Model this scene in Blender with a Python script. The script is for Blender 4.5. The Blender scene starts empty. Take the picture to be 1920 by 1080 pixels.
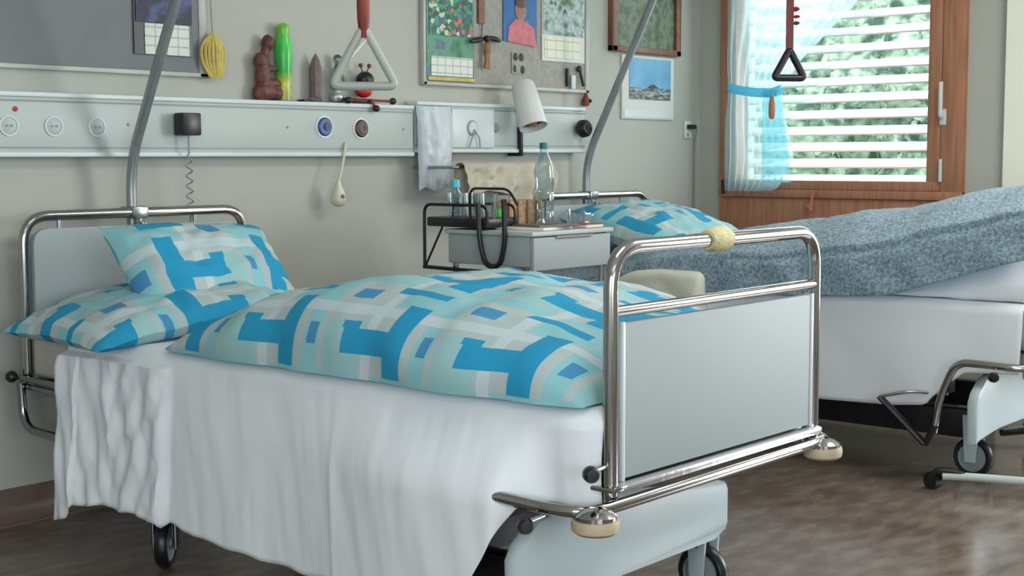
import bpy, bmesh, math, random
from mathutils import Vector, Matrix, noise
random.seed(7)
S = bpy.context.scene
COL = S.collection
PI = math.pi
def rad(a): return math.radians(a)
def lin(c):
    c /= 255.0
    return c / 12.92 if c <= 0.04045 else ((c + 0.055) / 1.055) ** 2.4
def rgb(r, g, b): return (lin(r), lin(g), lin(b), 1.0)

# ------------------------------------------------------------------ camera
cam = bpy.data.cameras.new('camera'); camo = bpy.data.objects.new('camera', cam); COL.objects.link(camo)
cam.sensor_width = 36.0; cam.lens = 2660.4 / 1920 * 36.0; cam.clip_start = 0.05; cam.clip_end = 200
TH, PT, RO = rad(49.375), rad(5.281), rad(-0.157)
RT = Vector((math.cos(TH), -math.sin(TH), 0)); FH = Vector((math.sin(TH), math.cos(TH), 0)); ZZ = Vector((0, 0, 1))
FW = FH * math.cos(PT) - ZZ * math.sin(PT); UP = ZZ * math.cos(PT) + FH * math.sin(PT)
M = Matrix((RT, UP, -FW)).transposed().to_4x4()
M = Matrix.Translation((0, 0, 1.115)) @ M @ Matrix.Rotation(RO, 4, 'Z')
camo.matrix_world = M
S.camera = camo

# ------------------------------------------------------------------ world, lights, exposure
W = bpy.data.worlds.new('World'); S.world = W; W.use_nodes = True
wn = W.node_tree.nodes['Background']; wn.inputs[0].default_value = (0.86, 0.95, 1.0, 1); wn.inputs[1].default_value = 5.2
def area(name, loc, target, sx, sy, power, color=(1, 1, 1), spread=180):
    l = bpy.data.lights.new(name, 'AREA'); l.shape = 'RECTANGLE'; l.size = sx; l.size_y = sy; l.energy = power; l.color = color
    l.spread = rad(spread)
    o = bpy.data.objects.new(name, l); COL.objects.link(o); o.location = loc
    o.rotation_euler = (Vector(target) - Vector(loc)).to_track_quat('-Z', 'Y').to_euler()
    return o
area('overhead_fill_a', (2.2, 1.2, 2.62), (2.2, 1.2, 0), 1.2, 0.6, 14, (0.95, 0.98, 1.0))  # added overhead fill, unseen, with no ceiling fixture modelled
area('overhead_fill_b', (4.6, 1.2, 2.62), (4.6, 1.2, 0), 1.2, 0.6, 38, (1.0, 0.94, 0.84))  # added overhead fill, warmed to tint the right part of the wall
area('overhead_fill_c', (0.2, -0.6, 2.62), (0.2, -0.6, 0), 1.2, 0.6, 12, (0.95, 0.98, 1.0))  # added overhead fill near the camera, no fixture there
area('daylight_side_window', (6.16, 0.1, 1.25), (3.0, 0.6, 0.4), 1.7, 1.7, 125, (0.94, 0.98, 1.0))
area('daylight_main_window', (6.30, 3.26, 1.55), (3.0, 2.2, 0.6), 0.9, 1.2, 16, (0.93, 0.97, 1.0))
area('back_fill', (0.4, -2.4, 1.4), (2.6, 3.0, 0.7), 1.8, 1.4, 18, (0.90, 0.96, 1.0))  # added fill from behind the camera, no window known there
area('camera_side_fill', (-1.3, 0.0, 1.35), (2.4, 1.7, 0.4), 1.3, 1.2, 49, (0.92, 0.96, 1.0))  # added flash-like fill from the camera side; the left wall has no opening
S.view_settings.view_transform = 'Standard'; S.view_settings.look = 'None'
S.view_settings.exposure = -0.13; S.view_settings.gamma = 1.0; S.view_settings.use_curve_mapping = False
S.cycles.max_bounces = 8; S.cycles.transparent_max_bounces = 12
S.cycles.caustics_reflective = False; S.cycles.caustics_refractive = False

# ------------------------------------------------------------------ materials
MATS = {}
def newmat(name):
    m = bpy.data.materials.new(name); m.use_nodes = True; MATS[name] = m
    nt = m.node_tree; return m, nt, nt.nodes['Principled BSDF']
def N(nt, typ, **kw):
    n = nt.nodes.new(typ)
    for k, v in kw.items(): setattr(n, k, v)
    return n
def mat(name, c, rough=0.5, metal=0.0, c2=None, scale=8, bump=0.0, bscale=60, spec=0.5, coat=0, alpha=None, trans=0, stretch=(1, 1, 1), lo=.35, hi=.65, detail=4):
    m, nt, b = newmat(name)
    b.inputs['Base Color'].default_value = c; b.inputs['Roughness'].default_value = rough; b.inputs['Metallic'].default_value = metal
    b.inputs['Specular IOR Level'].default_value = spec; b.inputs['Coat Weight'].default_value = coat
    b.inputs['Transmission Weight'].default_value = trans
    tc = N(nt, 'ShaderNodeTexCoord'); mp = N(nt, 'ShaderNodeMapping'); mp.inputs['Scale'].default_value = stretch
    nt.links.new(tc.outputs['Object'], mp.inputs[0])
    if c2:
        no = N(nt, 'ShaderNodeTexNoise'); no.inputs['Scale'].default_value = scale; no.inputs['Detail'].default_value = detail
        nt.links.new(mp.outputs[0], no.inputs['Vector'])
        r = N(nt, 'ShaderNodeValToRGB'); r.color_ramp.elements[0].color = c; r.color_ramp.elements[1].color = c2
        r.color_ramp.elements[0].position = lo; r.color_ramp.elements[1].position = hi
        nt.links.new(no.outputs['Fac'], r.inputs[0]); nt.links.new(r.outputs[0], b.inputs['Base Color'])
    if bump:
        no = N(nt, 'ShaderNodeTexNoise'); no.inputs['Scale'].default_value = bscale; no.inputs['Detail'].default_value = 3
        nt.links.new(mp.outputs[0], no.inputs['Vector'])
        bp = N(nt, 'ShaderNodeBump'); bp.inputs['Strength'].default_value = bump; bp.inputs['Distance'].default_value = 0.01
        nt.links.new(no.outputs['Fac'], bp.inputs['Height']); nt.links.new(bp.outputs[0], b.inputs['Normal'])
    return m
WALL = mat('wall_paint', rgb(184, 186, 178), 0.75, c2=rgb(181, 184, 176), scale=2, bump=.05, bscale=150)
CREAM = mat('cream_paint', rgb(246, 246, 232), 0.7, c2=rgb(243, 244, 230), scale=2)
CEIL = mat('ceiling_paint', rgb(225, 225, 215), 0.8, c2=rgb(220, 220, 212), scale=2)
FLOOR = mat('brown_linoleum', rgb(86, 76, 70), 0.17, c2=rgb(120, 110, 100), scale=8, bump=.02, bscale=30, spec=.45, stretch=(1, 2.2, 1), lo=.3, hi=.7, detail=8)
COVE = mat('cove_linoleum', rgb(104, 88, 78), 0.4, c2=rgb(120, 104, 94), scale=6, detail=8)
CHROME = mat('chrome_tube', (0.44, 0.43, 0.42, 1), 0.13, 1.0, bump=.01, bscale=20)
BRUSHED = mat('brushed_ledge', (0.75, 0.76, 0.77, 1), 0.3, 1.0, bump=.15, bscale=40)
GUARD = mat('dark_chrome', (0.26, 0.26, 0.28, 1), 0.14, 1.0, bump=.01, bscale=20)
STEEL = mat('dull_steel', (0.38, 0.39, 0.40, 1), 0.32, 1.0, bump=.03)
WHITEP = mat('white_panel', rgb(170, 179, 181), 0.6, spec=.2, c2=rgb(168, 177, 179), scale=3)
BEDBASE = mat('pale_green_base', rgb(184, 198, 202), 0.35, c2=rgb(180, 195, 199), scale=3)
RAILW = mat('rail_white', rgb(186, 196, 193), 0.45, c2=rgb(183, 193, 190), scale=3)
PLATE = mat('plate_white', rgb(212, 222, 224), 0.35, c2=rgb(208, 219, 222), scale=3)
GROOVE = mat('grey_groove', rgb(150, 156, 154), 0.5, c2=rgb(145, 150, 150), scale=6)
BLACK = mat('black_plastic', rgb(22, 22, 26), 0.35, c2=rgb(28, 28, 32), scale=10)
DARKM = mat('dark_metal', rgb(38, 36, 42), 0.35, 0.5, c2=rgb(48, 46, 50), scale=10)
BEIGEP = mat('beige_rubber', rgb(196, 180, 152), 0.5, c2=rgb(188, 172, 146), scale=10)
CLAMP = mat('yellow_foam', rgb(215, 208, 160), 0.8, c2=rgb(200, 190, 145), scale=60, bump=.5, bscale=120)
WOOD = mat('window_wood', rgb(186, 132, 102), 0.4, c2=rgb(162, 110, 84), scale=6, bump=.05, stretch=(1, 14, 1), detail=6)
WOODV = mat('window_wood_upright', rgb(186, 132, 102), 0.4, c2=rgb(162, 110, 84), scale=6, bump=.05, stretch=(1, 10, 0.6), detail=6)
SHEET = mat('white_cotton', rgb(232, 236, 241), 0.85, c2=rgb(228, 233, 239), scale=4, bump=.08, bscale=260, spec=.2)
MATTR = mat('mattress_ticking', rgb(200, 202, 190), 0.8, c2=rgb(192, 195, 184), scale=6, bump=.2, bscale=200)
TEALCAP = mat('teal_cap', rgb(30, 110, 115), 0.4, c2=rgb(35, 120, 125), scale=20)
TURQ = mat('turquoise_plastic', rgb(80, 185, 205), 0.35, c2=rgb(90, 190, 208), scale=20)
BLUE = mat('blue_disc', rgb(50, 90, 150), 0.4, c2=rgb(40, 75, 135), scale=40)
DKBLUE = mat('dark_blue_core', rgb(25, 40, 100), 0.4, c2=rgb(20, 35, 90), scale=40)
BROWN = mat('brown_disc', rgb(70, 45, 45), 0.4, c2=rgb(85, 60, 55), scale=40)
REDB = mat('red_leather', rgb(120, 40, 32), 0.6, c2=rgb(150, 75, 45), scale=18, stretch=(1, 1, .5))
DKRED = mat('dark_red_webbing', rgb(92, 42, 40), 0.7, c2=rgb(110, 55, 48), scale=30)
RED = mat('bright_red', rgb(205, 30, 30), 0.5, c2=rgb(190, 25, 28), scale=20)
GREYW = mat('grey_white_handle', rgb(176, 182, 172), 0.4, c2=rgb(168, 174, 166), scale=10)
GREYH = mat('grey_pole', rgb(158, 164, 166), 0.35, 0.6, c2=rgb(146, 152, 154), scale=10)
CARVED = mat('carved_wood', rgb(112, 62, 52), 0.5, c2=rgb(84, 44, 40), scale=25, bump=.3)
GREYFIG = mat('grey_stone_figure', rgb(128, 112, 110), 0.6, c2=rgb(108, 95, 95), scale=30, bump=.4)
SILVER = mat('silver_figure', rgb(190, 195, 195), 0.3, 0.4, c2=rgb(90, 95, 100), scale=28, lo=.4, hi=.6)
BOARD1 = mat('grey_felt', rgb(128, 133, 137), 0.8, c2=rgb(124, 130, 134), scale=8)
BOARD2 = mat('grey_cork', rgb(172, 170, 162), 0.85, c2=rgb(158, 157, 150), scale=40, bump=.2)
TRIMW = mat('pale_trim', rgb(170, 174, 170), 0.5, c2=rgb(200, 202, 195), scale=4)
YELLOW = mat('yellow_straw', rgb(216, 196, 110), 0.7, c2=rgb(196, 176, 90), scale=40)
PAPER = mat('paper_white', rgb(225, 228, 222), 0.7, c2=rgb(218, 222, 216), scale=6)
FRAMEW = mat('brown_frame', rgb(140, 92, 70), 0.45, c2=rgb(116, 74, 56), scale=20)
TAN = mat('tan_wicker', rgb(190, 160, 122), 0.7, c2=rgb(150, 120, 86), scale=50, bump=.5)
CLOTH = mat('beige_cloth', rgb(196, 190, 174), 0.85, c2=rgb(180, 172, 158), scale=8, bump=.2, bscale=200)
BAGM = mat('milky_plastic', rgb(206, 214, 222), 0.35, c2=rgb(196, 206, 216), scale=8, bump=.2, bscale=20)
CREAMCL = mat('cream_linen', rgb(226, 226, 210), 0.85, c2=rgb(218, 219, 204), scale=8, bump=.2, bscale=150)
PEAR = mat('ivory_plastic', rgb(216, 216, 192), 0.35, c2=rgb(208, 208, 185), scale=10)
ORANGE = mat('amber_bulb', rgb(190, 110, 60), 0.3, c2=rgb(180, 100, 55), scale=10)
LAMPW = mat('lamp_enamel', rgb(222, 224, 222), 0.35, c2=rgb(216, 219, 218), scale=6)
REDBOOK = mat('red_cover', rgb(165, 85, 75), 0.6, c2=rgb(150, 72, 64), scale=20)
HUB = mat('grey_hub', rgb(150, 156, 158), 0.4, c2=rgb(138, 144, 146), scale=10)
SHUT = mat('shutter_enamel', rgb(240, 243, 240), 0.5, c2=rgb(236, 240, 238), scale=4)
HEDGE = mat('hedge_leaves', rgb(50, 78, 62), 0.8, c2=rgb(150, 172, 146), scale=9, bump=1, bscale=30, lo=.4, hi=.62, detail=8)
GRND = mat('outdoor_gravel', rgb(200, 196, 186), 0.9, c2=rgb(180, 176, 166), scale=20)
TREE = mat('twig_orange', rgb(200, 130, 100), 0.6, c2=rgb(190, 118, 90), scale=20)

def glass_mat(name, tint, mixf, rough=0.02):
    m, nt, b = newmat(name); nt.nodes.remove(b)
    out = nt.nodes['Material Output']; t = N(nt, 'ShaderNodeBsdfTransparent'); t.inputs[0].default_value = tint
    g = N(nt, 'ShaderNodeBsdfGlossy'); g.inputs['Roughness'].default_value = rough
    f = N(nt, 'ShaderNodeLayerWeight'); f.inputs[0].default_value = mixf
    mx = N(nt, 'ShaderNodeMixShader'); nt.links.new(f.outputs['Facing'], mx.inputs[0]); nt.links.new(t.outputs[0], mx.inputs[1]); nt.links.new(g.outputs[0], mx.inputs[2])
    nt.links.new(mx.outputs[0], out.inputs[0]); return m
GLASSP = glass_mat('window_glass', (0.97, 0.99, 0.98, 1), 0.08)
GLASST = glass_mat('tumbler_glass', (0.90, 0.94, 0.95, 1), 0.45, .05)
BOTTLE = glass_mat('bottle_plastic', (0.78, 0.90, 0.94, 1), 0.45, .08)
GREENG, nt_, b_ = newmat('green_glass')
b_.inputs['Base Color'].default_value = rgb(60, 200, 80); b_.inputs['Roughness'].default_value = .25
tc = N(nt_, 'ShaderNodeTexCoord'); sp = N(nt_, 'ShaderNodeSeparateXYZ'); nt_.links.new(tc.outputs['Generated'], sp.inputs[0])
cr = N(nt_, 'ShaderNodeValToRGB'); e = cr.color_ramp.elements; e[0].position = 0.0; e[0].color = rgb(150, 150, 90); e[1].position = 1; e[1].color = rgb(140, 190, 70)
for p_, c_ in ((.22, (205, 215, 80)), (.38, (60, 190, 85)), (.75, (70, 215, 90))): q_ = e.new(p_); q_.color = rgb(*c_)
nt_.links.new(sp.outputs[2], cr.inputs[0]); nt_.links.new(cr.outputs[0], b_.inputs['Base Color']); b_.inputs['Subsurface Weight'].default_value = .2

def sheer(name, c, dens):
    m, nt, b = newmat(name); nt.nodes.remove(b); out = nt.nodes['Material Output']
    t = N(nt, 'ShaderNodeBsdfTransparent'); t.inputs[0].default_value = (0.95, 1, 1, 1)
    d = N(nt, 'ShaderNodeBsdfDiffuse'); d.inputs[0].default_value = c
    tl = N(nt, 'ShaderNodeBsdfTranslucent'); tl.inputs[0].default_value = c
    a = N(nt, 'ShaderNodeMixShader'); a.inputs[0].default_value = .55; nt.links.new(d.outputs[0], a.inputs[1]); nt.links.new(tl.outputs[0], a.inputs[2])
    mx = N(nt, 'ShaderNodeMixShader'); mx.inputs[0].default_value = dens
    no = N(nt, 'ShaderNodeTexNoise'); no.inputs['Scale'].default_value = 30
    tcx = N(nt, 'ShaderNodeTexCoord'); nt.links.new(tcx.outputs['Object'], no.inputs['Vector'])
    mr = N(nt, 'ShaderNodeMapRange'); mr.inputs[3].default_value = dens - .08; mr.inputs[4].default_value = dens + .08
    nt.links.new(no.outputs['Fac'], mr.inputs[0]); nt.links.new(mr.outputs[0], mx.inputs[0])
    nt.links.new(t.outputs[0], mx.inputs[1]); nt.links.new(a.outputs[0], mx.inputs[2]); nt.links.new(mx.outputs[0], out.inputs[0]); return m
SHEER = sheer('turquoise_voile', rgb(198, 228, 234), .50)
SHEER2 = sheer('turquoise_band', rgb(120, 200, 220), .90)
SHEER3 = sheer('turquoise_tail', rgb(130, 208, 224), .6)

def rects_mat(name, base, rects, tile=None, rough=.85, coord='UV', fleck=0, dist=0.0):
    """base colour with rectangles (x0,y0,x1,y1,colour) in tile units or in 0..1 of the surface's own coordinates"""
    m, nt, b = newmat(name); b.inputs['Roughness'].default_value = rough; b.inputs['Specular IOR Level'].default_value = .25
    tc = N(nt, 'ShaderNodeTexCoord'); sp = N(nt, 'ShaderNodeSeparateXYZ'); L = nt.links.new
    L(tc.outputs[coord], sp.inputs[0])
    ax = [sp.outputs[0], sp.outputs[1]]
    if tile:
        o2 = []
        for i, a in enumerate(ax):
            d = N(nt, 'ShaderNodeMath', operation='DIVIDE'); L(a, d.inputs[0]); d.inputs[1].default_value = tile[i]
            f = N(nt, 'ShaderNodeMath', operation='FRACT'); L(d.outputs[0], f.inputs[0]); o2.append(f.outputs[0])
        ax = o2
    cur = None
    for (x0, y0, x1, y1, c) in rects:
        ms = []
        for a, lo_, hi_ in ((ax[0], x0, x1), (ax[1], y0, y1)):
            k = N(nt, 'ShaderNodeMath', operation='COMPARE'); L(a, k.inputs[0]); k.inputs[1].default_value = (lo_ + hi_) / 2; k.inputs[2].default_value = (hi_ - lo_) / 2
            ms.append(k.outputs[0])
        mu = N(nt, 'ShaderNodeMath', operation='MULTIPLY'); L(ms[0], mu.inputs[0]); L(ms[1], mu.inputs[1])
        mx = N(nt, 'ShaderNodeMix', data_type='RGBA'); L(mu.outputs[0], mx.inputs[0])
        if cur is None: mx.inputs[6].default_value = base
        else: L(cur, mx.inputs[6])
        if len(c) == 5 or c[3] != 1.0: pass
        mx.inputs[7].default_value = (c[0], c[1], c[2], 1); cur = mx.outputs[2]
    no = N(nt, 'ShaderNodeTexNoise'); no.inputs['Scale'].default_value = 250; L(tc.outputs['Object'], no.inputs['Vector'])
    bp = N(nt, 'ShaderNodeBump'); bp.inputs['Strength'].default_value = .15; bp.inputs['Distance'].default_value = .01
    L(no.outputs['Fac'], bp.inputs['Height']); L(bp.outputs[0], b.inputs['Normal'])
    L(cur, b.inputs['Base Color'])
    return m
cG = rgb(172, 188, 188); cC = rgb(138, 192, 200); cW = rgb(186, 202, 206); cB = rgb(40, 148, 190); cM = rgb(72, 142, 186); cT = rgb(150, 192, 194)
LINEN = rects_mat('plaid_bed_linen', cG, [
    (0, .00, 1, .12, cC), (.00, 0, .14, 1, cC), (0, .56, 1, .66, cW), (.52, 0, .60, 1, cW), (.62, .12, .95, .5, cT), (.15, .68, .5, .98, cC),
    (.22, .12, .40, .72, cB), (.40, .26, .78, .44, cB), (.66, .44, .80, .50, cB), (.74, .74, .92, .88, cM), (.02, .30, .10, .46, cM), (.22, .86, .62, .96, cB)],
    tile=(.36, .33))
def blanket_mat():
    m, nt, b = newmat('grey_blue_blanket'); L = nt.links.new; b.inputs['Roughness'].default_value = .95; b.inputs['Specular IOR Level'].default_value = .1
    tc = N(nt, 'ShaderNodeTexCoord'); no = N(nt, 'ShaderNodeTexNoise'); no.inputs['Scale'].default_value = 95; no.inputs['Detail'].default_value = 4; no.inputs['Roughness'].default_value = .7
    L(tc.outputs['Object'], no.inputs['Vector'])
    r = N(nt, 'ShaderNodeValToRGB'); r.color_ramp.elements[0].position = .38; r.color_ramp.elements[1].position = .64
    r.color_ramp.elements[0].color = rgb(104, 130, 150); r.color_ramp.elements[1].color = rgb(172, 192, 202)
    L(no.outputs['Fac'], r.inputs[0]); L(r.outputs[0], b.inputs['Base Color'])
    bp = N(nt, 'ShaderNodeBump'); bp.inputs['Strength'].default_value = .5; bp.inputs['Distance'].default_value = .01; L(no.outputs['Fac'], bp.inputs['Height']); L(bp.outputs[0], b.inputs['Normal'])
    return m
BLANKET = blanket_mat()
def picture(name, stops, scale=8, kind='noise', seed=0.0, stretch=(1, 1, 1)):
    m, nt, b = newmat(name); L = nt.links.new; b.inputs['Roughness'].default_value = .5
    tc = N(nt, 'ShaderNodeTexCoord'); mp = N(nt, 'ShaderNodeMapping'); mp.inputs['Location'].default_value = (seed, seed * 1.7, seed * .6); mp.inputs['Scale'].default_value = stretch
    L(tc.outputs['Object'], mp.inputs[0])
    if kind == 'noise':
        no = N(nt, 'ShaderNodeTexNoise'); no.inputs['Detail'].default_value = 5; src = no.outputs['Fac']
    else:
        no = N(nt, 'ShaderNodeTexVoronoi'); src = None
    no.inputs['Scale'].default_value = scale; L(mp.outputs[0], no.inputs['Vector'])
    r = N(nt, 'ShaderNodeValToRGB'); el = r.color_ramp.elements
    if kind != 'noise':
        s = N(nt, 'ShaderNodeSeparateColor'); L(no.outputs['Color'], s.inputs[0]); src = s.outputs[0]; r.color_ramp.interpolation = 'CONSTANT'
    L(src, r.inputs[0]); el[0].position = stops[0][0]; el[0].color = rgb(*stops[0][1]); el[1].position = stops[1][0]; el[1].color = rgb(*stops[1][1])
    for p, c in stops[2:]: q = el.new(p); q.color = rgb(*c)
    L(r.outputs[0], b.inputs['Base Color']); return m
P_NIGHT = picture('night_photo', [(.3, (14, 18, 34)), (.5, (24, 30, 62)), (.62, (70, 84, 140)), (.75, (20, 24, 40))], 14)
P_FLOWER = picture('meadow_photo', [(0, (40, 110, 90)), (.3, (70, 150, 115)), (.5, (45, 95, 85)), (.66, (95, 95, 135)), (.78, (210, 110, 110)), (.88, (190, 215, 190))], 60, 'vor')
P_GREEN = picture('lawn_photo', [(.35, (60, 120, 95)), (.5, (100, 160, 130)), (.65, (90, 110, 140))], 16, seed=3)
P_PLANT = picture('plant_photo', [(.35, (80, 110, 80)), (.48, (150, 175, 170)), (.58, (196, 206, 206)), (.68, (60, 90, 60))], 22, seed=5)
P_FOREST = picture('woodland_print', [(.3, (48, 66, 48)), (.45, (82, 104, 74)), (.56, (120, 128, 104)), (.66, (58, 84, 58)), (.8, (150, 140, 120))], 16, seed=2)
P_SKY = mat('sky_print', rgb(92, 160, 206), .5, c2=rgb(120, 184, 218), scale=8)
P_LAND = picture('harbour_print', [(.35, (60, 66, 70)), (.5, (110, 118, 118)), (.6, (170, 178, 176))], 26, seed=1, stretch=(1, 1, 3))
P_BLUE = mat('blue_poster', rgb(40, 120, 180), .5, c2=rgb(30, 90, 160), scale=6)
SKIN = mat('printed_skin_tone', rgb(180, 140, 130), .6, c2=rgb(150, 110, 100), scale=20)
PINK = mat('printed_pink', rgb(214, 130, 136), .6, c2=rgb(200, 110, 122), scale=30)
BROWNC = mat('brown_feather', rgb(168, 118, 84), .7, c2=rgb(130, 86, 60), scale=40)
def grid_mat(name, c, c2, nx, nz):
    m, nt, b = newmat(name); L = nt.links.new; b.inputs['Roughness'].default_value = .7
    tc = N(nt, 'ShaderNodeTexCoord'); mp = N(nt, 'ShaderNodeMapping'); mp.inputs['Rotation'].default_value = (rad(90), 0, 0)
    L(tc.outputs['Object'], mp.inputs[0])
    br = N(nt, 'ShaderNodeTexBrick'); br.inputs['Color1'].default_value = c; br.inputs['Color2'].default_value = c; br.inputs['Mortar'].default_value = c2
    br.inputs['Scale'].default_value = 1; br.inputs['Brick Width'].default_value = nx; br.inputs['Row Height'].default_value = nz; br.inputs['Mortar Size'].default_value = .0025; br.offset = 0
    L(mp.outputs[0], br.inputs['Vector']); L(br.outputs[0], b.inputs['Base Color']); return m
CALGRID = grid_mat('calendar_grid', rgb(226, 232, 222), rgb(176, 188, 184), .045, .03)
CALGRID2 = grid_mat('calendar_grid_cream', rgb(232, 234, 216), rgb(196, 198, 176), .06, .04)

# ------------------------------------------------------------------ mesh helpers
ROOT = {}
class MB:
    def __init__(s): s.bm = bmesh.new(); s.uv = None
    def box(s, x0, y0, z0, x1, y1, z1, bev=0.0, seg=2, rot=None):
        r = bmesh.ops.create_cube(s.bm, size=1)['verts']
        c = Vector(((x0 + x1) / 2, (y0 + y1) / 2, (z0 + z1) / 2)); d = Vector((abs(x1 - x0), abs(y1 - y0), abs(z1 - z0)))
        for v in r: v.co = Vector((v.co.x * d.x, v.co.y * d.y, v.co.z * d.z))
        if bev:
            es = list({e for v in r for e in v.link_edges}); g = bmesh.ops.bevel(s.bm, geom=es, offset=min(bev, min(d) * .45), segments=seg, affect='EDGES', profile=.5)
            r = list({v for f in g['faces'] for v in f.verts} | {v for v in r if v.is_valid})
        for v in r: v.co = (rot @ v.co if rot else v.co) + c
        return s
    def sweep(s, pts, r, n=12, closed=False, cap=True, flat=None):
        pts = [Vector(p) for p in pts]; m = len(pts); rings = []
        t0 = (pts[1] - pts[0]).normalized(); a = Vector((0, 0, 1)) if abs(t0.z) < .9 else Vector((1, 0, 0))
        nrm = (a - t0 * a.dot(t0)).normalized()
        for i, p in enumerate(pts):
            if closed: t = (pts[(i + 1) % m] - pts[i - 1]).normalized()
            elif i == 0: t = t0
            elif i == m - 1: t = (pts[-1] - pts[-2]).normalized()
            else: t = (pts[i + 1] - pts[i - 1]).normalized()
            nrm = (nrm - t * nrm.dot(t)).normalized(); b = t.cross(nrm)
            rr = r[i] if isinstance(r, (list, tuple)) else r
            rb = rr * (flat if flat else 1)
            rings.append([s.bm.verts.new(p + nrm * rr * math.cos(2 * PI * k / n) + b * rb * math.sin(2 * PI * k / n)) for k in range(n)])
        for i in range(m if closed else m - 1):
            A, B = rings[i], rings[(i + 1) % m]
            for k in range(n): s.bm.faces.new((A[k], A[(k + 1) % n], B[(k + 1) % n], B[k]))
        if cap and not closed:
            s.bm.faces.new(rings[0][::-1]); s.bm.faces.new(rings[-1])
        return s
    def cyl(s, p, q, r, n=20, r2=None):
        return s.sweep([p, q], [r, r2 if r2 is not None else r], n)
    def lathe(s, prof, c, axis=(0, 0, 1), n=28):
        q = Vector((0, 0, 1)).rotation_difference(Vector(axis).normalized()); c = Vector(c); rings = []
        for (r, h) in prof:
            if r < 1e-5: rings.append([s.bm.verts.new(q @ Vector((0, 0, h)) + c)])
            else: rings.append([s.bm.verts.new(q @ Vector((r * math.cos(2 * PI * k / n), r * math.sin(2 * PI * k / n), h)) + c) for k in range(n)])
        for A, B in zip(rings, rings[1:]):
            if len(A) == 1 and len(B) == 1: continue
            for k in range(n):
                k2 = (k + 1) % n
                if len(A) == 1: s.bm.faces.new((A[0], B[k], B[k2]))
                elif len(B) == 1: s.bm.faces.new((A[k], A[k2], B[0]))
                else: s.bm.faces.new((A[k], A[k2], B[k2], B[k]))
        return s
    def ball(s, c, r, sc=(1, 1, 1), rot=None):
        vs = bmesh.ops.create_uvsphere(s.bm, u_segments=20, v_segments=14, radius=r)['verts']
        for v in vs:
            v.co = Vector((v.co.x * sc[0], v.co.y * sc[1], v.co.z * sc[2]))
            if rot: v.co = rot @ v.co
            v.co += Vector(c)
        return s
    def prism(s, poly, axis, a, b, bev=0):
        """poly = 2D points; axis 'y': (x,z) extruded from y=a to y=b; 'x': (y,z); 'z': (x,y)"""
        f = {'y': lambda p, t: (p[0], t, p[1]), 'x': lambda p, t: (t, p[0], p[1]), 'z': lambda p, t: (p[0], p[1], t)}[axis]
        A = [s.bm.verts.new(f(p, a)) for p in poly]; B = [s.bm.verts.new(f(p, b)) for p in poly]; n = len(poly)
        fs = [s.bm.faces.new(A[::-1]), s.bm.faces.new(B)]
        for k in range(n): fs.append(s.bm.faces.new((A[k], A[(k + 1) % n], B[(k + 1) % n], B[k])))
        if bev:
            es = list({e for ff in fs[:2] for e in ff.edges}); bmesh.ops.bevel(s.bm, geom=es, offset=bev, segments=2, affect='EDGES', profile=.5)
        return s
    def grid(s, P, uv=None, closedu=False):
        """P[i][j] points; uv[i][j]"""
        V = [[s.bm.verts.new(p) for p in row] for row in P]; ul = s.bm.loops.layers.uv.verify() if uv else None
        nu = len(V)
        for i in range(nu - 1):
            for j in range(len(V[0]) - 1):
                f = s.bm.faces.new((V[i][j], V[i + 1][j], V[i + 1][j + 1], V[i][j + 1]))
                if uv:
                    for l, (a, b) in zip(f.loops, ((i, j), (i + 1, j), (i + 1, j + 1), (i, j + 1))): l[ul].uv = uv[a][b]
        return s
    def build(s, name, m, parent=None, base=None, smooth=True, solid=0, subsurf=0, remesh=0, merge=0):
        bm = s.bm
        if merge: bmesh.ops.remove_doubles(bm, verts=bm.verts, dist=merge)
        bmesh.ops.recalc_face_normals(bm, faces=bm.faces)
        if parent is not None: org = ROOT[parent.name]
        elif base is not None: org = Vector(base)
        else:
            xs = [v.co.x for v in bm.verts]; ys = [v.co.y for v in bm.verts]; zs = [v.co.z for v in bm.verts]
            org = Vector(((min(xs) + max(xs)) / 2, (min(ys) + max(ys)) / 2, min(zs)))
        for v in bm.verts: v.co -= org
        me = bpy.data.meshes.new(name); bm.to_mesh(me); bm.free()
        if smooth:
            for p in me.polygons: p.use_smooth = True
            try: me.set_sharp_from_angle(angle=rad(40))
            except Exception: pass
        me.materials.append(m); o = bpy.data.objects.new(name, me); COL.objects.link(o)
        if parent is not None: o.parent = parent
        else: o.location = org
        ROOT[o.name] = org
        if remesh: r = o.modifiers.new('merge', 'REMESH'); r.mode = 'VOXEL'; r.voxel_size = remesh; r.use_smooth_shade = True
        if solid: q = o.modifiers.new('thick', 'SOLIDIFY'); q.thickness = solid; q.offset = -1
        if subsurf: q = o.modifiers.new('sub', 'SUBSURF'); q.levels = subsurf; q.render_levels = subsurf
        return o
def tag(o, label=None, cat=None, group=None, kind=None):
    if label: o['label'] = label
    if cat: o['category'] = cat
    if group: o['group'] = group
    if kind: o['kind'] = kind
    return o
def empty(name, loc, label=None, cat=None, group=None):
    o = bpy.data.objects.new(name, None); COL.objects.link(o); o.location = loc; o.empty_display_size = .05
    ROOT[o.name] = Vector(loc); return tag(o, label, cat, group)
def struct(mb, name, m, parent=None, smooth=False, **kw):
    o = mb.build(name, m, parent, smooth=smooth, **kw); o['kind'] = 'structure'; return o
def copy_tree(o, parent=None):
    kids = [c for c in bpy.data.objects if c.parent == o]
    c = o.copy(); COL.objects.link(c); c.parent = parent; ROOT[c.name] = ROOT[o.name]
    for k in kids: copy_tree(k, c)
    return c
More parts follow.
